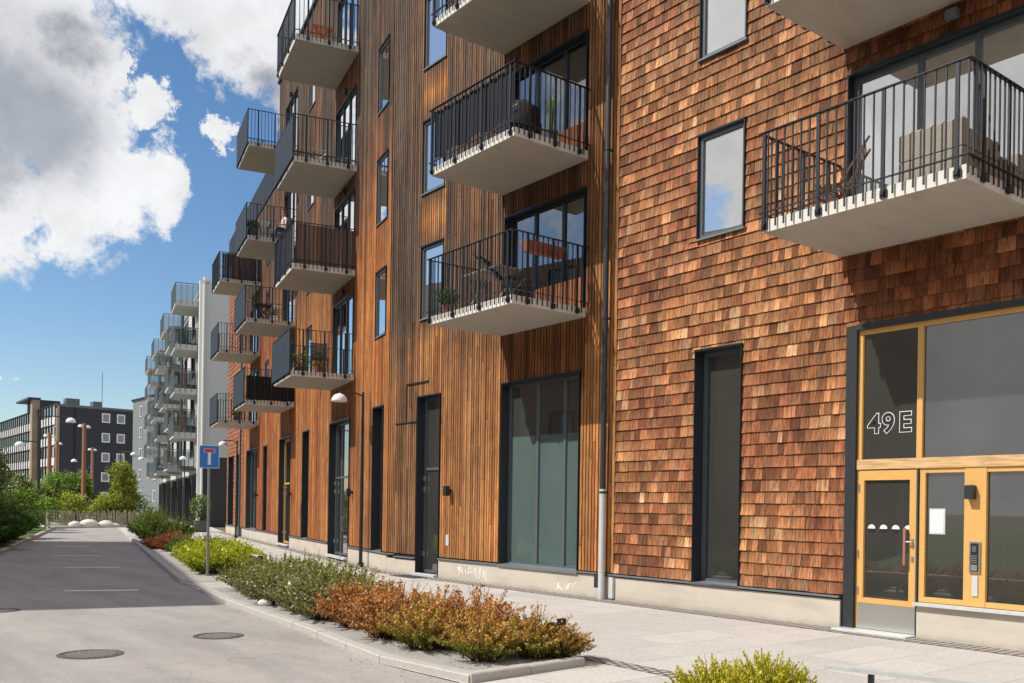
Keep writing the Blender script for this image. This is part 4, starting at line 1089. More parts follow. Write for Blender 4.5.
SH['yg'] = shrub_mesh(YG, .65, .6, .52, 110, 44, .030, spiky=.25)
SH['yn'] = shrub_mesh([(.66, .60, .03), (.56, .54, .03), (.72, .63, .06), (.42, .46, .03)], .55, .5, .46, 330, 64, .0125, spiky=.12, twigs=3)
SH['mg'] = shrub_mesh(MG, .85, .85, .8, 120, 44, .036, spiky=.2)
SH['dg'] = shrub_mesh(DG, 1.0, 1.0, 1.0, 170, 60, .045, spiky=.15)
SH['rd'] = shrub_mesh([(.38, .12, .05), (.30, .08, .04), (.22, .10, .04)], .7, .7, .55, 90, 40, .032)
def S(kind, x, y, sc, label, group, hz=1.): shrub(kind, label, 'shrub', (x, y, .03), U(0, 6.28), (sc, sc, sc*hz), group)
GO = 'orange leaved shrubs in the near bed'
data = [('or2', 6.1, 7.62, .8, 'orange shrub with yellow green base at the near tip of the bed'),
        ('or2', 5.55, 7.75, .82, 'orange and lime shrub at the kerb corner of the near bed'),
        ('or1', 5.95, 8.45, .98, 'tall rust orange shrub second from the near tip, by the rail'),
        ('or2', 5.45, 8.75, .9, 'orange shrub with green skirt second from the corner, kerb side'),
        ('or1', 6.02, 9.35, .88, 'rust orange shrub in front of the rail post'),
        ('or1', 5.55, 9.7, .95, 'copper orange shrub at the middle of the near bed, kerb side'),
        ('or1', 6.05, 10.3, .86, 'copper shrub where the rail disappears, rear side'),
        ('or1', 5.7, 10.75, .95, 'rust red shrub meeting the olive shrubs at the kerb')]
for d in data: S(d[0], d[1]+.14, d[2], d[3]*1.06, d[4], GO, 1.1)
S('or2', 6.5, 7.5, .62, 'small orange sprig shrub at the very tip of the near bed beside the rail end', GO)
GOl = 'olive green shrubs in the near bed'
data = [('ol1', 6.2, 11.3, .88, 'olive shrub just beyond the orange shrubs, rear side'),
        ('ol2', 5.85, 11.75, .95, 'olive shrub with dry pale twigs just beyond the orange ones, kerb side'),
        ('ol1', 6.45, 12.3, 1.0, 'olive shrub behind the small boulder'),
        ('ol2', 6.0, 12.8, .95, 'dry grey olive shrub beside the small boulder'),
        ('ol1', 6.6, 13.4, 1.02, 'dense olive shrub in the rear row, third from the orange ones'),
        ('ol2', 6.1, 13.9, .95, 'dry olive shrub at the kerb, third from the orange ones'),
        ('ol1', 6.75, 14.5, 1.0, 'dense olive shrub in the rear row, fourth from the orange ones'),
        ('ol2', 6.3, 15.1, .9, 'sparse olive shrub at the kerb with bare stems'),
        ('ol1', 6.95, 15.6, .95, 'olive shrub before the dropped kerb, rear side'),
        ('ol1', 6.6, 16.3, .85, 'small olive shrub before the dropped kerb, kerb side')]
for d in data: S(d[0], d[1], d[2], d[3]*1.14, d[4], GOl, 1.15)
GY = 'bright yellow green shrubs beyond the sign'
k = 0
YL = ['yellow green shrub right beside the sign pole', 'yellow green shrub at the rear corner by the sign', 'yellow green shrub second in the kerb row past the sign', 'yellow green shrub second in the rear row past the sign',
      'yellow green shrub third in the kerb row past the sign', 'yellow green shrub third in the rear row past the sign', 'yellow green shrub fourth in the kerb row past the sign', 'yellow green shrub fourth in the rear row, last of the bright ones']
for i in range(4):
    for j in range(2):
        t = 1.5+i*1.0; S('yg', 6.75+sin(ANG)*t*1.05+.3+j*.72, 18.9+t*.98+.2 - j*.05, 1.06, YL[i*2+j], GY, 1.15)
GM = 'green shrubs along the far bed'
ML = ['first mid green shrub after the bright ones, kerb side', 'first mid green shrub after the bright ones, rear side', 'second mid green shrub in the far bed, kerb side', 'second mid green shrub in the far bed, rear side',
      'third mid green shrub in the far bed, kerb side', 'third mid green shrub in the far bed, rear side', 'fourth mid green shrub in the far bed, kerb side', 'fourth mid green shrub in the far bed, rear side']
for i in range(4):
    for j in range(2):
        t = 5.6+i*1.3; S('mg', 6.75+sin(ANG)*t*1.05+.35+j*.75, 18.9+t*.98+.2-j*.05, .66, ML[i*2+j], GM, 1.05)
for i, lb_ in enumerate(['reddish barberry shrub, nearest of the red ones in the far bed', 'reddish barberry shrub, middle one of the far bed', 'reddish barberry shrub, farthest of the far bed', 'dull red shrub low at the kerb of the far bed']):
    S('rd', [9.75, 10.3, 10.9, 9.75][i], [30.4, 31.9, 33.6, 32.0][i], [.9, .95, .95, .75][i], lb_, 'reddish shrubs in the far bed')
for i, (x, y, sc, lb_) in enumerate([(10.9, 36.2, 1.05, 'large round green bush at the far end of the bed, nearest'), (11.6, 38.6, 1.15, 'large round green bush at the far end of the bed, tallest'), (12.4, 41.0, 1.1, 'large round green bush at the far end of the bed, farthest'), (12.3, 37.2, .9, 'green bush on the pavement side of the big round bushes')]):
    S('mg', x, y, sc, lb_, 'large bushes at the far end of the bed', 1.35)
for i, (x, y, sc, lb_) in enumerate([(5.22, 4.32, .86, 'bright yellow green shrub at the bottom edge, left of the two big clumps'), (5.74, 4.30, .86, 'bright yellow green shrub at the bottom edge, under the window'), (5.95, 3.55, .6, 'small bright shrub below the low rail at the bottom edge'), (5.5, 3.5, .6, 'low bright shrub half cut by the bottom edge'), (6.1, 3.0, .68, 'bright shrub sprigs at the bottom right below the rail')]):
    S('yn', x, y, sc, lb_, 'yellow green shrubs in the bed before the entrance', 1.42)
# fallen leaves on the gravel, kerbs and road edge
lt = MB()
for _ in range(1500):
    t = R(); a_ = 7.0+10.*t; kx = 4.95+.10*(a_-7); x = kx+random.gauss(.35, .45); 
    c = random.choice([(.45, .22, .08), (.35, .15, .05), (.30, .24, .10), (.20, .13, .07), (.5, .38, .2)])
    zz = .045 if x > kx+.18 else (.112 if x > kx+.02 else -.004)
    if kx+.0 < x < kx+.2 and R() < .8: continue
    an = U(0, 6.28); l = U(.008, .02); u = Vector((cos(an)*l, sin(an)*l, U(0, .006))); v = Vector((-sin(an)*l*.5, cos(an)*l*.5, 0)); p = Vector((x, a_, zz))
    lt.add([p-u, p-v, p+u, p+v], [(0, 1, 2, 3)], c)
lo_ = lt.build('leaf_litter', 'leaf'); lo_['kind'] = 'stuff'; lo_['label'] = 'dry fallen leaves scattered on the gravel and kerb of the near bed'; lo_['category'] = 'leaf litter'
# boulders in the near bed
def boulder(label, x, y, r, z=.02, group=None):
    mb = MB(); vs = []; n, m_ = 14, 9; sd = R()*50
    for i in range(m_):
        for k in range(n):
            t = pi*(i+.02)/(m_-.96); a = 2*pi*k/n; d = 1+.35*(vnoise2(a*1.5+sd, t*2, 3)-.5)
            vs.append((r*d*sin(t)*cos(a)*1.15, r*d*sin(t)*sin(a), max(-.03, r*.62*d*cos(t)+r*.35)))
    fs = [(i*n+k, (i+1)*n+k, (i+1)*n+(k+1) % n, i*n+(k+1) % n) for i in range(m_-1) for k in range(n)]
    mb.add(vs, fs); o = mb.build('boulder', 'stone_white', None, (x, y, z), U(0, 3), smooth=True); tag(o, label, 'boulder', group)
boulder('pale boulder among the olive shrubs', 6.15, 13.1, .22, .26)
boulder('small pale stone at the kerb among dry twigs', 5.86, 13.75, .11, .03)
for i, (x, y, r) in enumerate(((13.9, 61.5, .36), (14.7, 61.6, .46), (15.7, 61.5, .40), (16.3, 61.7, .24))):
    boulder(['white boulder by the fence at the end of the road, leftmost', 'broad white boulder by the fence, second from the left', 'white boulder by the fence, third from the left', 'smallest white boulder by the fence'][i], x, y, r, 0, 'white boulders at the end of the road')

# ------------------------------------------------------------------ sign
sg = thing('dead_end_sign', 'blue dead end sign with white T and red bar on grey pole', 'traffic sign', (7.18, 19.96, 0), 0)
mb = MB(); mb.tube([(0, 0, 0), (0, 0, 2.82)], .03, 12); mb.tube([(0, 0, .03), (0, 0, .07)], .07, 12); mb.build('pole', 'pole_grey', sg)
F = MB(); e = .195; f_ = .235
def rrect(w, h, r, y, n=5):
    pts = []
    for cx, cz, a0 in ((w-r, h-r, 0), (-w+r, h-r, 90), (-w+r, -h+r, 180), (w-r, -h+r, 270)):
        for i in range(n+1):
            a = radians(a0+90*i/n); pts.append((cx+r*cos(a), y, cz+r*sin(a)))
    return pts
m, nt, out = newmat('sign_blue'); bsdf(nt, out, (.012, .17, .56), .35)
m, nt, out = newmat('sign_red'); bsdf(nt, out, (.55, .02, .03), .35)
def face(mb, pts, mi): mb.add(pts, [tuple(range(len(pts)))[::-1]], mi=mi)
zc = 2.60
def sh(pts): return [(x, y, z+zc) for x, y, z in pts]
plate = MB(); face(plate, sh(rrect(e+.012, f_+.012, .03, -.045)), 0); plate.add(sh(rrect(e+.012, f_+.012, .03, -.038)), [tuple(range(24))], mi=1)
face(plate, sh(rrect(e, f_, .025, -.047)), 2)
pp = plate.build('plate', ['white_paint', 'frame_grey', 'sign_blue'], sg)
sy = MB(); sy.box(-.032, .032, -.051, -.048, zc-.17, zc+.085, mi=0); sy.box(-.105, .105, -.0515, -.048, zc+.095, zc+.165, mi=1); sy.box(-.115, .115, -.0495, -.0482, zc+.087, zc+.173, mi=0)
sy.build('symbol', ['white_paint', 'sign_red'], pp)
sg.rotation_euler = (0, 0, -radians(15))

# ------------------------------------------------------------------ lamps
LAMP = {}
def street_lamp(label, loc, rz, h=4.5, arm=.65, head=.2, arms=(1,), group='curved arm street lamps with white domes', double_z=None, r=.05):
    t = thing('street_lamp', label, 'street lamp', loc, rz, group)
    mb = MB(); mb.tube([(0, 0, 0), (0, 0, h*.45), (0, 0, h+.08)], [r, r*.9, r*.7], 10); mb.tube([(0, 0, 0), (0, 0, .12)], r*1.7, 12)
    mb.build('pole', 'dark_metal', t)
    for i, sgn in enumerate(arms):
        zz = h if i == 0 else (double_z or h); aa = arm if i == 0 else arm*.6
        ab = MB(); ab.tube([(0, 0, zz-.02), (0, sgn*aa*.35, zz+.05), (0, sgn*aa*.8, zz+.06), (0, sgn*aa, zz+.03), (0, sgn*aa, zz-.01)], r*.42, 8); ab.build('arm', 'dark_metal', t)
        hb = MB(); prof = [(.02, zz+.02)] + [(head*sin(a), zz-.16*head/.2+head*.85*cos(a)) for a in [pi/2*j/7 for j in range(1, 8)]] + [(head*1.02, zz-.19*head/.2), (head*.9, zz-.2*head/.2), (.01, zz-.17*head/.2)]
        hb.lathe(prof, 0, sgn*aa, 20); hb.build('lamp_head', 'lamp_white', t, smooth=True)
    return t
street_lamp('near street lamp with white dome beside the narrow window of the slat house', (11.76, 21.55, 0), R2, 4.45, .62, .2)
street_lamp('second street lamp at the far shingle end of the slat house', (16.25, 41.6, 0), R2, 4.4, .62, .2)
street_lamp('street lamp on the pavement by the white apartment block', (20.5, 61.5, 0), R2, 4.6, .1, .23)
street_lamp('farther street lamp beside the white apartment block', (25.3, 81.6, 0), R2, 4.7, .1, .23)
street_lamp('tall black lamp post with long upper and short lower arm at the road end', (12.2, 63.4, 0), R2-pi, 6.75, 1.75, .29, (1, -1), 'tall street lamps of the square', 5.15, .085)
for i, (x, y, z, a) in enumerate([(17.0, 75.4, 4.7, .1), (24.7, 107.4, 4.6, .1), (19.3, 72.0, 5.2, -1), (19.1, 68.7, 4.75, -.8), (22.2, 103.0, 3.9, .1)]):
    street_lamp(['street lamp before the dark office block, left one of a close pair', 'small far street lamp between the wooden masts', 'street lamp right of the double mast, arm reaching sideways', 'street lamp above the yellow tree at the right', 'lowest far street lamp behind the trees'][i], (x, y, 0), R2-.5, z, abs(a), .22, (1 if a > 0 else -1,), 'street lamps of the square')
# wooden light masts
def mast(label, x, y, h):
    t = thing('light_mast', label, 'light mast', (x, y, 0), .75, 'wooden light masts of the square')
    mb = MB(); mb.tube([(0, 0, 0), (0, 0, h)], [.17, .13], 10); mb.build('pole', 'pink_wood_mast', t)
    mb = MB(); mb.tube([(0, 0, 0), (0, 0, 1.1)], .21, 10); mb.build('base', 'galv', t)
    for sgn in (-1, 1):
        ab = MB(); ab.bar((0, 0, h-.2), (sgn*.42, 0, h-.28), .06, .06); ab.build('arm', 'grey_metal', t)
        hb = MB(); hb.lathe([(.02, h-.12), (.14, h-.17), (.2, h-.3), (.18, h-.33), (.02, h-.32)], sgn*.46, 0, 14); hb.build('lamp_head', 'lamp_white', t)
mast('wooden double light mast standing tallest before the dark block', 17.5, 75.0, 7.4)
mast('wooden light mast left of the block corner, nearer one of two', 17.2, 85.3, 7.2)
mast('wooden light mast just right of the left pair, before the block corner', 20.0, 95.9, 7.2)
mast('far wooden light mast right of the tallest mast', 25.7, 106.6, 7.3)

# ------------------------------------------------------------------ picket fence, planters, trees
fn = thing('picket_fence', 'low fence of split wooden pickets across the end of the road', 'fence', (13.0, 61.5, 0))
pk = MB(); o0 = Vector((13.0, 61.5, 0))
path = [(11.3, 55.8), (12.0, 60.4), (12.6, 62.3), (15.4, 62.7), (19.3, 63.9)]
cnt = 0
for i in range(len(path)-1):
    a = Vector((*path[i], 0)); b = Vector((*path[i+1], 0)); n = int((b-a).length/.115)
    for k in range(n):
        p = a.lerp(b, k/n)-o0; h = U(.82, 1.05); l = Vector((U(-.04, .04), U(-.04, .04), 0)); pk.bar(p, p+l+Vector((0, 0, h)), .05, .05)
pk.build('pickets', 'old_fence_wood', fn)
wr = MB()
for i in range(len(path)-1):
    for z in (.3, .75): wr.bar(Vector((*path[i], z))-o0, Vector((*path[i+1], z))-o0, .03, .04)
wr.build('wire_rail', 'old_fence_wood', fn)

pp_ = w2(31.2, 1.2)
pl = thing('potted_shrub', 'leafy shrub in a square grey planter at the far end of the slat house', 'plant', (pp_.x, pp_.y, 0), R2)
mb = MB(); mb.add([(-.28, -.28, 0), (.28, -.28, 0), (.28, .28, 0), (-.28, .28, 0), (-.34, -.34, .62), (.34, -.34, .62), (.34, .34, .62), (-.34, .34, .62)], [(0,3,2,1),(0,1,5,4),(1,2,6,5),(2,3,7,6),(3,0,4,7),(4,5,6,7)]); mb.build('planter', 'pot_grey', pl)
lb_ = MB()
for _ in range(24):
    a = U(0, 6.28); lb_.tube([(0, 0, .55), (cos(a)*.2, sin(a)*.2, 1.1), (cos(a)*.45, sin(a)*.45, U(1.4, 2.0))], .01, 4, (.1, .08, .04))
leaves_blob(lb_, 0, 0, 1.35, .6, .6, .75, 900, .06, MG); lb_.build('foliage', 'leaf', pl)

def tree(label, loc, h, r, cols, group, trunk=.12, n=5200, size=.11, base=.3, cat='tree', clumps=16, name='tree'):
    t = thing(name, label, cat, (loc[0], loc[1], 0), U(0, 6), group)
    tb = MB(); lb = MB()
    lean = Vector((U(-.1, .1), U(-.1, .1), 0))*h
    tb.tube([(0, 0, 0), lean*.3+Vector((0, 0, h*.3)), lean*.7+Vector((0, 0, h*.62)), lean+Vector((0, 0, h*.9))], [trunk, trunk*.75, trunk*.45, trunk*.12], 8)
    for i in range(clumps):
        a = 2.4*i+U(-.4, .4); zz = base+(1-base)*((i+.5)/clumps); prof = sqrt(max(.08, 1-((zz-(base+1)/2)/((1-base)/2))**2)); rr = r*prof*U(.45, .9)
        c = Vector((cos(a)*rr, sin(a)*rr, zz*h))+lean*zz
        s0 = lean*zz*.7+Vector((0, 0, zz*h*.72)); tb.tube([s0, s0.lerp(c, .5)+Vector((0, 0, .05*h)), c], [trunk*.3, trunk*.18, trunk*.06], 5)
        kk = U(.65, 1.2); cr = r*U(.28, .5)
        for _ in range(n//clumps):
            d = Vector((random.gauss(0, .5), random.gauss(0, .5), random.gauss(0, .42)))
            p = c+d*cr
            if p.z < .1: continue
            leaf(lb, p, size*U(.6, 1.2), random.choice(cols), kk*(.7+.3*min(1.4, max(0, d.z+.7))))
    tb.build('trunk', 'bark', t); lb.build('crown', 'leaf', t); return t
YT = [(.26, .34, .03), (.34, .40, .045), (.18, .26, .03), (.42, .42, .07)]
LT = [(.14, .26, .03), (.20, .33, .05), (.10, .19, .025), (.26, .36, .07)]
WT = [(.12, .17, .06), (.17, .22, .08), (.09, .13, .04), (.22, .26, .12)]
GT = 'young trees and bushes of the square'
tree('tall yellow green tree at the right of the road end', (18.3, 66.8), 4.1, 1.0, YT, GT, size=.09, base=.1, clumps=20)
tree('light green crown right of the tallest wooden mast', (20.3, 74.5), 3.7, 1.0, LT, GT, size=.11, base=.25)
tree('broad bright green bush behind the middle of the picket fence', (17.0, 66.6), 1.8, 1.2, YT, GT, size=.09, base=.05, n=4200)
tree('fresh green tree between the wooden masts', (18.9, 82.0), 3.7, 1.3, LT, GT, base=.3)
tree('small green tree left of the tallest mast', (17.7, 84.5), 3.6, 1.5, LT, GT, base=.35)
tree('low yellow green bush under the left masts', (15.6, 69.0), 1.9, 1.2, YT, GT, size=.09, base=.02, n=3600)
tree('yellowing bush behind the tall black lamp post', (13.2, 67.0), 2.5, 1.0, YT[:3]+WT[:2], GT, base=.05, n=4200)
tree('olive bush at the left of the black lamp post', (10.6, 60.5), 2.7, 1.1, WT+YT[:1], GT, base=.05, n=4600)
tree('grey green willow at the left edge of the picture', (7.4, 52.0), 4.2, 1.25, WT, GT, base=.12, n=6500, size=.09, clumps=24)
tree('dark leafy tree at the left border behind the hedge', (5.9, 44.5), 3.6, .9, DG+MG[:2], GT, base=.1, n=6500, size=.10, clumps=20)
tree('light green bush behind the hedge, beside the willow', (9.9, 55.2), 2.0, 1.3, LT, GT, base=.02, n=3600, size=.08)
tree('small bushy green tree behind the right end of the fence', (20.6, 74.0), 1.9, 1.5, LT, GT, base=.02, n=3000, size=.09)
# dark green shrubs left of the road
HG = 'dark green bushes left of the road'
for i, (x, y, sc, hz, lb_) in enumerate([(3.9, 31.0, 1.15, 1.05, 'rounded dark green bush nearest at the left edge'), (5.0, 34.0, 1.2, 1.15, 'rounded dark green bush second along the left kerb'), (5.6, 37.0, 1.2, 1.2, 'rounded dark green bush third along the left kerb'),
                            (6.4, 39.9, 1.15, 1.2, 'rounded dark green bush fourth along the left kerb'), (7.2, 42.6, 1.0, 1.2, 'dark green bush farthest along the left kerb'), (4.2, 36.2, 1.3, 1.3, 'taller dark bush in the second row at the left edge'), (3.2, 28.4, .9, 1.0, 'low dark bush at the left edge by the kerb'), (5.2, 41.0, 1.3, 1.4, 'tall dark bush behind the fourth kerb bush')]):
    shrub('dg', lb_, 'bush', (x-.05, y, 0), U(0, 6), (sc*1.12, sc*1.12, sc*hz*1.1), HG)

# =================================================================== WHITE APARTMENT BLOCK (in line with the angled wing)
wb = thing('white_apartment_block', 'white apartment block with many stacked glass balconies and dark ground floor', 'building', w2(42.4, 0, 0), R2)
LW, HW = 41., 16.1
mb = MB(); hl = []
cols_ = [1.0, 6.4, 12.2, 18.4, 24.5, 30.0, 35.5]
for i, x in enumerate(cols_):
    for k in range(4): hl.append((x, x+2.6, 4.9+2.9*k, 7.1+2.9*k))
    hl.append((x-.2, x+2.2, .2, 2.9))
backing(mb, 0, LW, 3.6, HW, hl, 0, 0); backing(mb, 0, LW, 0, 3.6, hl, 0, 1)
mb.quad((0, 0, 4.6), (0, -12, 4.6), (0, -12, HW), (0, 0, HW), mi=2); mb.quad((0, 0, 0), (0, -12, 0), (0, -12, 4.6), (0, 0, 4.6), mi=1)
mb.quad((0, 0, HW), (0, -12, HW), (LW, -12, HW), (LW, 0, HW), mi=2); mb.quad((LW, 0, 0), (LW, 0, HW), (LW, -12, HW), (LW, -12, 0), mi=2); mb.quad((0, -12, 0), (LW, -12, 0), (LW, -12, HW), (0, -12, HW), mi=2)
mb.build('wall', ['offwhite_wall', 'brick_dark', 'lightgrey_wall'], wb)
mb = MB(); mb.box(-.12, .35, .0, .35, 0, HW+.1); mb.tube([(-.3, .1, 0), (-.3, .1, HW-.2)], .07, 8); mb.build('corner_strip', 'white_paint', wb)
mb = MB(); mb.box(.4, 1.0, -.3, .05, HW, HW+.5); mb.box(-.1, LW, -.3, .08, HW+.001, HW+.16); mb.build('roof_edge', 'lightgrey_wall', wb)
for (a, b, c, d) in hl:
    fb = MB(); fb.box(a, a+.07, -.12, -.05, c, d); fb.box(b-.07, b, -.12, -.05, c, d); fb.box(a+.07, b-.07, -.12, -.05, d-.07, d); fb.box(a+.07, b-.07, -.12, -.05, c, c+.07); fb.box((a+b)/2-.04, (a+b)/2+.04, -.12, -.05, c+.07, d-.07)
    w = fb.build('window', 'frame_dark', wb)
    pm = MB(); pm.quad((a, -.09, c), (b, -.09, c), (b, -.09, d), (a, -.09, d)); pm.flip().build('pane', 'far_glass', w)
def wbal(kind):
    sb = MB(); sb.box(0, 3.6, 0, 1.8, 0, .35); s_ = sb.mesh('balcony', 'offwhite_wall')
    g_ = MB(); g_.quad((0, 1.78, .36), (3.6, 1.78, .36), (3.6, 1.78, 1.38), (0, 1.78, 1.38)); g_.quad((.02, 0, .36), (.02, 1.78, .36), (.02, 1.78, 1.38), (.02, 0, 1.38)); gg = g_.mesh('glass_front', 'glass_rail')
    r_ = MB()
    for i in range(9): r_.box(3.6*i/8-.02, 3.6*i/8+.02, 1.79, 1.83, .1, 1.45)
    for i in range(5): r_.box(-.03, .01, 1.79*i/5, 1.79*i/5+.03, .1, 1.45)
    r_.box(-.04, 3.64, 1.78, 1.84, 1.45, 1.5); r_.box(-.04, .02, 0, 1.78, 1.45, 1.5)
    return s_, gg, r_.mesh('railing', 'grey_metal')
WB = wbal(0)
for i, x in enumerate(cols_):
    for k in range(4):
        if i in (2, 4) and k % 2 == 0: continue
        zz = 4.75+2.9*k + (-.9 if i % 2 else 1.1)
        b = link('balcony', WB[0], wb, (x-.4, 0, zz)); link('glass_front', WB[1], b); link('railing', WB[2], b)
for i in (0, 2, 4):
    mb = MB()
    for j in range(12):
        xx = cols_[i]+3.3+j*.14; mb.box(xx, xx+.05, .95, 1.05, 3.9, HW-.4)
    for k in range(5): mb.box(cols_[i]+3.2, cols_[i]+5.3, .0, 1.06, 3.9+2.9*k, 4.0+2.9*k)
    mb.build('louvre_screen', 'frame_grey', wb)
for i in range(7):
    mb = MB(); mb.box(cols_[i]+2.65, cols_[i]+2.8, .02, .35, .0, 3.4); mb.build('entrance_fin', 'brick_dark', wb)

# =================================================================== DARK OFFICE BLOCK at the end
def P(x, y): return Vector((x, y, 0))
dkb = thing('dark_block', 'dark blue grey block with white framed square windows and long glazed side wing', 'building', (31.7, 152.5, 0))
c0 = P(31.7, 152.5); c1 = P(43.6, 153.9); HD = 15.7
def facade(parent, p, q, h, hl, mats, name='wall', y=0, z0=0):
    d = q-p; rz = atan2(d.y, d.x); l = d.length
    o = p-Vector(parent.location)
    mb = MB(); 
    for a, b, c, e in wall_cells(0, l, z0, h, hl): mb.quad((a, y, c), (b, y, c), (b, y, e), (a, y, e))
    return mb.build(name, mats, parent, o, rz), rz, l
wl = []
for col_x in (6.7, 9.0): 
    for k in range(5): wl.append((col_x-.1, col_x+1.15, 1.7+3.05*k-.2, 1.7+3.05*k+1.25))
wobj, rz, l = facade(dkb, c0, c1, HD, wl, 'asphalt_dark_wall')
def far_window(parent, a, b, c, e, y=0, fmat='white_paint', fwd=.16):
    fb = MB(); t = fwd
    fb.box(a, a+t, y-.05, y+.1, c, e); fb.box(b-t, b, y-.05, y+.1, c, e); fb.box(a+t, b-t, y-.05, y+.1, e-t, e); fb.box(a+t, b-t, y-.05, y+.1, c, c+t)
    w = fb.build('window', fmat, parent)
    pm = MB(); pm.quad((a+t, y+.08, c+t), (b-t, y+.08, c+t), (b-t, y+.08, e-t), (a+t, y+.08, e-t)); pm.build('pane', 'far_glass', w)
fg = bpy.data.objects.new('front_windows', None)
bpy.data.objects.remove(fg)
for (a, b, c, e) in wl: 
    far_window(wobj, a, b, c, e) if False else None
# windows as direct parts of the block, placed with the facade's frame
def fw_part(parent, wallobj, a, b, c, e, fmat, t=.16):
    fb = MB(); fb.box(a, a+t, -.1, .1, c, e); fb.box(b-t, b, -.1, .1, c, e); fb.box(a+t, b-t, -.1, .1, e-t, e); fb.box(a+t, b-t, -.1, .1, c, c+t)
    w = fb.build('window', fmat, parent, wallobj.location, wallobj.rotation_euler.z)
    pm = MB(); pm.quad((a+t, .03, c+t), (b-t, .03, c+t), (b-t, .03, e-t), (a+t, .03, e-t)); pm.build('pane', 'far_glass', w)
for r_ in wl: fw_part(dkb, wobj, *r_, 'white_paint')
# left wing facade running back-left
c2 = P(31.6, 199.4)
dd = (c2-c0); nL = dd.length
wob2, rz_, l2 = facade(dkb, c2, c0, HD-.3, [], 'tan_wall', 'side_wall')
for k in range(5):
    mb = MB(); z0 = .6+3.1*k
    for j in range(24):
        xx = l2-.5-1.9*(j+1); 
        if xx < 0: break
        mb.box(xx, xx+1.75, -.18, -.05, z0+1.25, z0+2.75, mi=0); mb.box(xx, xx+1.75, -.16, -.05, z0, z0+1.2, mi=1); mb.box(xx-.15, xx, -.3, -.05, z0, z0+3.0, mi=2)
    mb.build('window_band', ['far_glass', 'lightgrey_wall', 'frame_dark'], dkb, wob2.location, rz_)
mb = MB(); o = Vector((0, 0, 0))
mb.add([(0, 0, HD), (11.98, 1.42, HD), (11.98, 30, HD), (0, 46.9, HD), (-.3, -.3, HD+.35), (12.2, 1.1, HD+.35), (12.2, 30, HD+.35), (-.3, 46.9, HD+.35)], [(0,1,5,4),(1,2,6,5),(2,3,7,6),(3,0,4,7),(4,5,6,7)])
mb.add([(2.2, 3.2, HD+.35), (12.0, 4.4, HD+.35), (12.0, 14, HD+1.3), (2.2, 14, HD+1.3)], [(0, 1, 2, 3)])
mb.build('roof', 'grey_metal', dkb)
mb = MB(); mb.box(3.0, 5.0, 8, 10, HD+.9, HD+2.1); mb.box(7.0, 8.4, 8, 10, HD+.9, HD+1.9); mb.tube([(8.6, 9, HD+1), (8.6, 9, HD+6.8)], .05, 5); mb.build('roof_vent', 'frame_grey', dkb)
mb = MB(); mb.box(-1.1, -.02, 12.0, 13.6, 0, HD+1.9, mi=0); mb.box(-1.7, .1, 11.9, 22, HD+1.9, HD+2.2, mi=1); mb.box(-.01, 3, 12.0, 22.0, HD, HD+1.9, mi=2); mb.build('stair_tower', ['tan_wall', 'frame_dark', 'asphalt_dark_wall'], dkb)
mb = MB(); mb.box(.03, .35, -.25, -.02, 0, HD); mb.build('corner_trim', 'tan_wall', dkb)
mb = MB(); mb.tube([(2.6, .2, 0), (2.6, .2, HD)], .08, 6); mb.build('drainpipe', 'black', dkb)
# grey block between
gb = thing('grey_block', 'pale grey brick block with small narrow windows squeezed between the dark and white blocks', 'building', (38.2, 136.5, 0))
g0, g1 = P(38.2, 136.5), P(37.4, 121.0)
gl = []
for j in (3.2, 9.0):
    for k in range(5): gl.append((j, j+1.0, 1.6+2.9*k, 3.1+2.9*k))
gw, rg, lg = facade(gb, P(38.2, 136.5), P(38.6, 121.0), 15.4, gl, 'grey_brick_wall')
for r_ in gl: fw_part(gb, gw, *r_, 'lightgrey_wall', .1)
mb = MB(); mb.add([(0, 0, 15.4), (.4, -15.5, 15.4), (9, -15.5, 15.4), (9, 0, 15.4), (-.3, .2, 15.8), (.1, -15.7, 15.8), (9, -15.7, 15.8), (9, .2, 15.8)], [(0,1,5,4),(1,2,6,5),(2,3,7,6),(3,0,4,7),(4,5,6,7)]); mb.build('roof', 'frame_grey', gb)
mb = MB(); mb.add([(.4, -15.5, 0), (9, -15.5, 0), (9, -15.5, 15.4), (.4, -15.5, 15.4), (0, 0, 0), (0, 0, 15.4), (9, 0, 0), (9, 0, 15.4)], [(0, 1, 2, 3), (4, 5, 7, 6), (1, 6, 7, 2)]); mb.build('end_wall', 'grey_brick_wall', gb)

# =================================================================== buildings on the left, beyond the frame (they cast the road's shadow and show in the glass)
def opposite(label, origin, rz, ln, h, dep, wallmat, storeys=5):
    t = thing('opposite_block', label, 'building', origin, rz); mb = MB(); hl = []
    for i in range(int(ln/3.2)):
        for k in range(storeys): hl.append((.9+3.2*i, 2.3+3.2*i, 1.1+3.0*k, 2.7+3.0*k))
    for a, b, c, e in wall_cells(0, ln, 0, h, hl): mb.quad((a, 0, c), (b, 0, c), (b, 0, e), (a, 0, e))
    mb.quad((0, 0, 0), (0, dep, 0), (0, dep, h), (0, 0, h)); mb.quad((ln, 0, 0), (ln, dep, 0), (ln, dep, h), (ln, 0, h)); mb.quad((0, dep, 0), (ln, dep, 0), (ln, dep, h), (0, dep, h)); mb.quad((0, 0, h), (ln, 0, h), (ln, dep, h), (0, dep, h))
    mb.build('wall', wallmat, t)
    pm = MB()
    for a, b, c, e in hl: pm.quad((a, .12, c), (b, .12, c), (b, .12, e), (a, .12, e))
    pm.build('window_glass', 'far_glass', t); return t
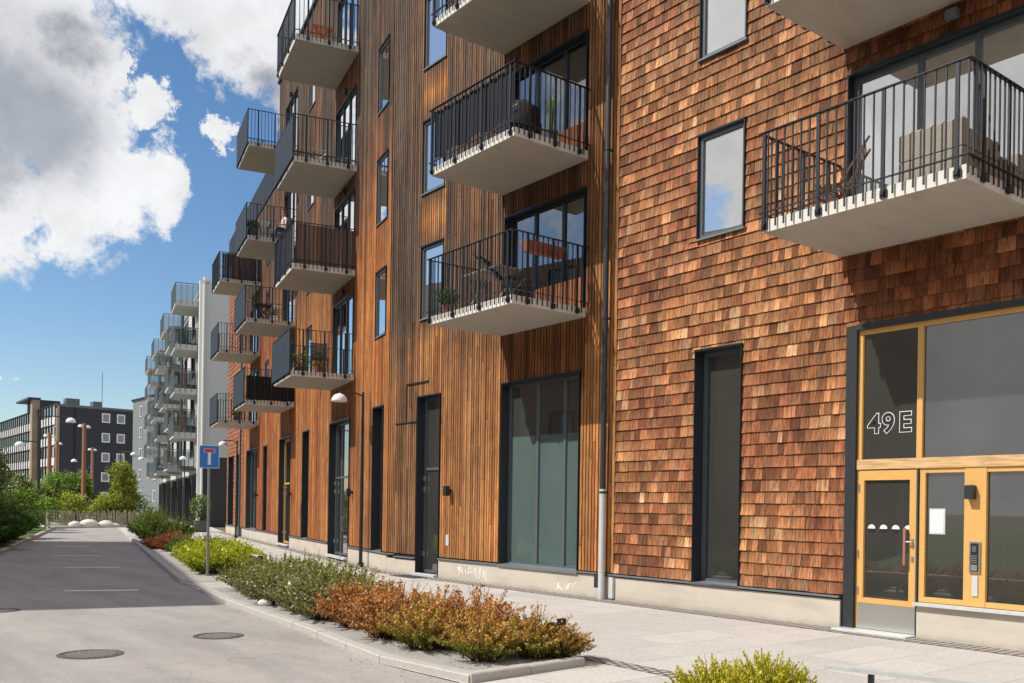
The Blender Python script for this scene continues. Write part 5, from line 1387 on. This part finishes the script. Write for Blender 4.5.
# local +x runs along the facade, +y away from the street
a2 = Vector((-4.8, 19.0, 0))
opposite('grey block across the street outside the picture that shades the road', (a2.x, a2.y, 0), Z90-ANG, 25., 12.0, 12., 'tan_wall', 4)
opposite('dark brick block across the street outside the picture, reflected in the shop windows', (-27, -21, 0), Z90, 40., 13., 12., 'brick_dark', 4)

# =================================================================== LIGHT, SKY
SUN = Vector((-1.77, .76, 2.06)).normalized()
sd = bpy.data.lights.new('sun', 'SUN'); sd.energy = 4.9; sd.angle = radians(.55); sd.color = (1.0, .945, .86)
so = bpy.data.objects.new('sun', sd); col.objects.link(so); so.rotation_euler = SUN.to_track_quat('Z', 'Y').to_euler(); so.location = (-20, 10, 30)
el = math.asin(SUN.z); az = atan2(SUN.x, SUN.y)
W = bpy.data.worlds.new('World'); scene.world = W; W.use_nodes = True; nt = W.node_tree; nt.nodes.clear()
out = nt.nodes.new('ShaderNodeOutputWorld'); bg = nt.nodes.new('ShaderNodeBackground'); L(nt, bg.outputs[0], out.inputs[0])
sky = nt.nodes.new('ShaderNodeTexSky'); sky.sky_type = 'NISHITA'; sky.sun_disc = False; sky.sun_elevation = el; sky.sun_rotation = az; sky.air_density = 1.0; sky.dust_density = .6; sky.ozone_density = 2.0; sky.altitude = 50
SKYS = .135
tc = nt.nodes.new('ShaderNodeTexCoord'); nrm = nt.nodes.new('ShaderNodeVectorMath'); nrm.operation = 'NORMALIZE'; L(nt, tc.outputs['Generated'], nrm.inputs[0]); D = nrm.outputs[0]
def vm(op, a, b=None, s=None):
    n = nt.nodes.new('ShaderNodeVectorMath'); n.operation = op
    L(nt, a, n.inputs[0])
    if b is not None:
        if hasattr(b, 'is_linked'): L(nt, b, n.inputs[1])
        else: n.inputs[1].default_value = b
    if s is not None: n.inputs['Scale'].default_value = s
    return n.outputs['Value'] if op in ('DISTANCE', 'DOT_PRODUCT', 'LENGTH') else n.outputs[0]
def ma(op, a, b=0., c=0., clamp=False):
    n = nt.nodes.new('ShaderNodeMath'); n.operation = op; n.use_clamp = clamp
    for i, v in enumerate((a, b, c)):
        if hasattr(v, 'is_linked'): L(nt, v, n.inputs[i])
        else: n.inputs[i].default_value = v
    return n.outputs[0]
def wn(scale, detail, rough, seed=0.):
    n = nt.nodes.new('ShaderNodeTexNoise'); n.inputs['Scale'].default_value = scale; n.inputs['Detail'].default_value = detail; n.inputs['Roughness'].default_value = rough
    ad = vm('ADD', D, (seed, seed*.7, -seed)); L(nt, ad, n.inputs['Vector']); return n
nw = wn(8., 12, .68, 3.); wob = vm('SCALE', vm('SUBTRACT', nw.outputs['Color'], (.5, .5, .5)), s=.13)
DW = vm('ADD', D, wob)
BL = {'white': [(0.2125, 0.9331, 0.29, 0.0632), (0.1512, 0.9472, 0.2828, 0.0522), (0.2593, 0.9157, 0.3071, 0.0416), (0.1845, 0.9238, 0.3355, 0.0722), (0.1452, 0.9178, 0.3696, 0.0916), (0.1711, 0.8914, 0.4198, 0.065), (0.0927, 0.9428, 0.3201, 0.1288), (0.2348, 0.9188, 0.3172, 0.0354), (0.3228, 0.8441, 0.4281, 0.0556), (0.2971, 0.8366, 0.4603, 0.056), (0.3637, 0.8212, 0.4397, 0.0635), (0.3911, 0.8305, 0.3966, 0.0528), (0.2589, 0.8401, 0.4767, 0.0599), (0.2585, 0.8914, 0.3723, 0.0203), (0.2294, 0.8891, 0.396, 0.0126), (0.3227, 0.8808, 0.3466, 0.0144), (0.1566, 0.9812, 0.113, 0.0149), (0.4034, 0.7947, 0.4535, 0.0562), (0.2446, 0.927, 0.2841, 0.0246), (0.0948, 0.906, 0.4126, 0.1326), (0.2861, 0.9064, 0.3107, 0.0115)], 'grey': [(0.1647, 0.9236, 0.3463, 0.0801), (0.1086, 0.9259, 0.3617, 0.1111), (0.1877, 0.8933, 0.4085, 0.0396), (0.1267, 0.9432, 0.3071, 0.0529), (0.3505, 0.8487, 0.3961, 0.0341), (0.3943, 0.8167, 0.4213, 0.0427)], 'clear': (0.2447, 0.9554, 0.1654, 0.1938)}
def field(blobs):
    cur = None
    for (x, y, z, r) in blobs:
        d = vm('DISTANCE', DW, (x, y, z)); f = ma('MULTIPLY_ADD', d, -1.0/r, 1.0)
        cur = f if cur is None else ma('MAXIMUM', cur, f)
    return cur
fw_ = field(BL['white']); fg_ = field(BL['grey'])
nd = wn(10., 14, .70, 9.)
# generic cloud cover away from the clear patch in the picture
gen = wn(2.6, 8, .58, 21.)
clear = vm('DISTANCE', D, BL['clear'][:3])
away = ma('MULTIPLY_ADD', clear, 2.2, -1.3, True)
g1_ = ma('MULTIPLY_ADD', gen.outputs[0], 5.0, -2.0)
g1_ = ma('SUBTRACT', ma('MULTIPLY', ma('ADD', g1_, 1.0), away), 1.0)
f_all = ma('MAXIMUM', fw_, g1_)
dens = ma('ADD', f_all, ma('MULTIPLY_ADD', nd.outputs[0], 1.9, -.95))
mask = ma('MULTIPLY_ADD', dens, 2.6, .05, True)
mr = nt.nodes.new('ShaderNodeMapRange'); mr.interpolation_type = 'SMOOTHSTEP'; L(nt, dens, mr.inputs[0]); mr.inputs[1].default_value = -.05; mr.inputs[2].default_value = .26; mask = mr.outputs[0]
# cloud shading
ns = wn(9., 12, .62, 15.)
greyf = ma('ADD', fg_, ma('MULTIPLY_ADD', ns.outputs[0], 1.6, -.75))
mg = nt.nodes.new('ShaderNodeMapRange'); mg.interpolation_type = 'SMOOTHSTEP'; L(nt, greyf, mg.inputs[0]); mg.inputs[1].default_value = -.02; mg.inputs[2].default_value = .85
ccol = mixc(nt, mg.outputs[0], (.90, .91, .93), (.41, .44, .50))
sh2 = ramp(nt, ns.outputs[0], [(.35, .80), (.62, 1.04)])
ccol = mixc(nt, 1., ccol, sh2, 'MULTIPLY')
skyc = vm('SCALE', sky.outputs[0], s=SKYS)
hsv = nt.nodes.new('ShaderNodeHueSaturation'); L(nt, skyc, hsv.inputs['Color']); hsv.inputs['Saturation'].default_value = 1.2; hsv.inputs['Value'].default_value = 1.0
fin = mixc(nt, mask, hsv.outputs[0], ccol)
L(nt, fin, bg.inputs[0]); bg.inputs[1].default_value = 1.0

# =================================================================== CAMERA
cd = bpy.data.cameras.new('camera'); cam = bpy.data.objects.new('camera', cd); col.objects.link(cam); scene.camera = cam
cd.sensor_width = 36; cd.lens = 934.65/1024*36; cd.shift_y = (506.84-341.5)/1024; cd.clip_end = 2500; cd.clip_start = .05
yaw = radians(37.775); fwd = Vector((sin(yaw), cos(yaw), 0)); right = Vector((cos(yaw), -sin(yaw), 0)); up = Vector((0, 0, 1))
rl = radians(.863)
r2 = right*cos(rl) + up*sin(rl)
u2 = up*cos(rl) - right*sin(rl)
M = Matrix((r2, u2, -fwd)).transposed().to_4x4(); M.translation = Vector((0, 0, CAMH)); cam.matrix_world = M
scene.view_settings.view_transform = 'Standard'; scene.view_settings.look = 'None'; scene.view_settings.exposure = 0
scene.render.engine = 'CYCLES'; scene.cycles.max_bounces = 8; scene.cycles.transparent_max_bounces = 16; scene.cycles.use_denoising = True
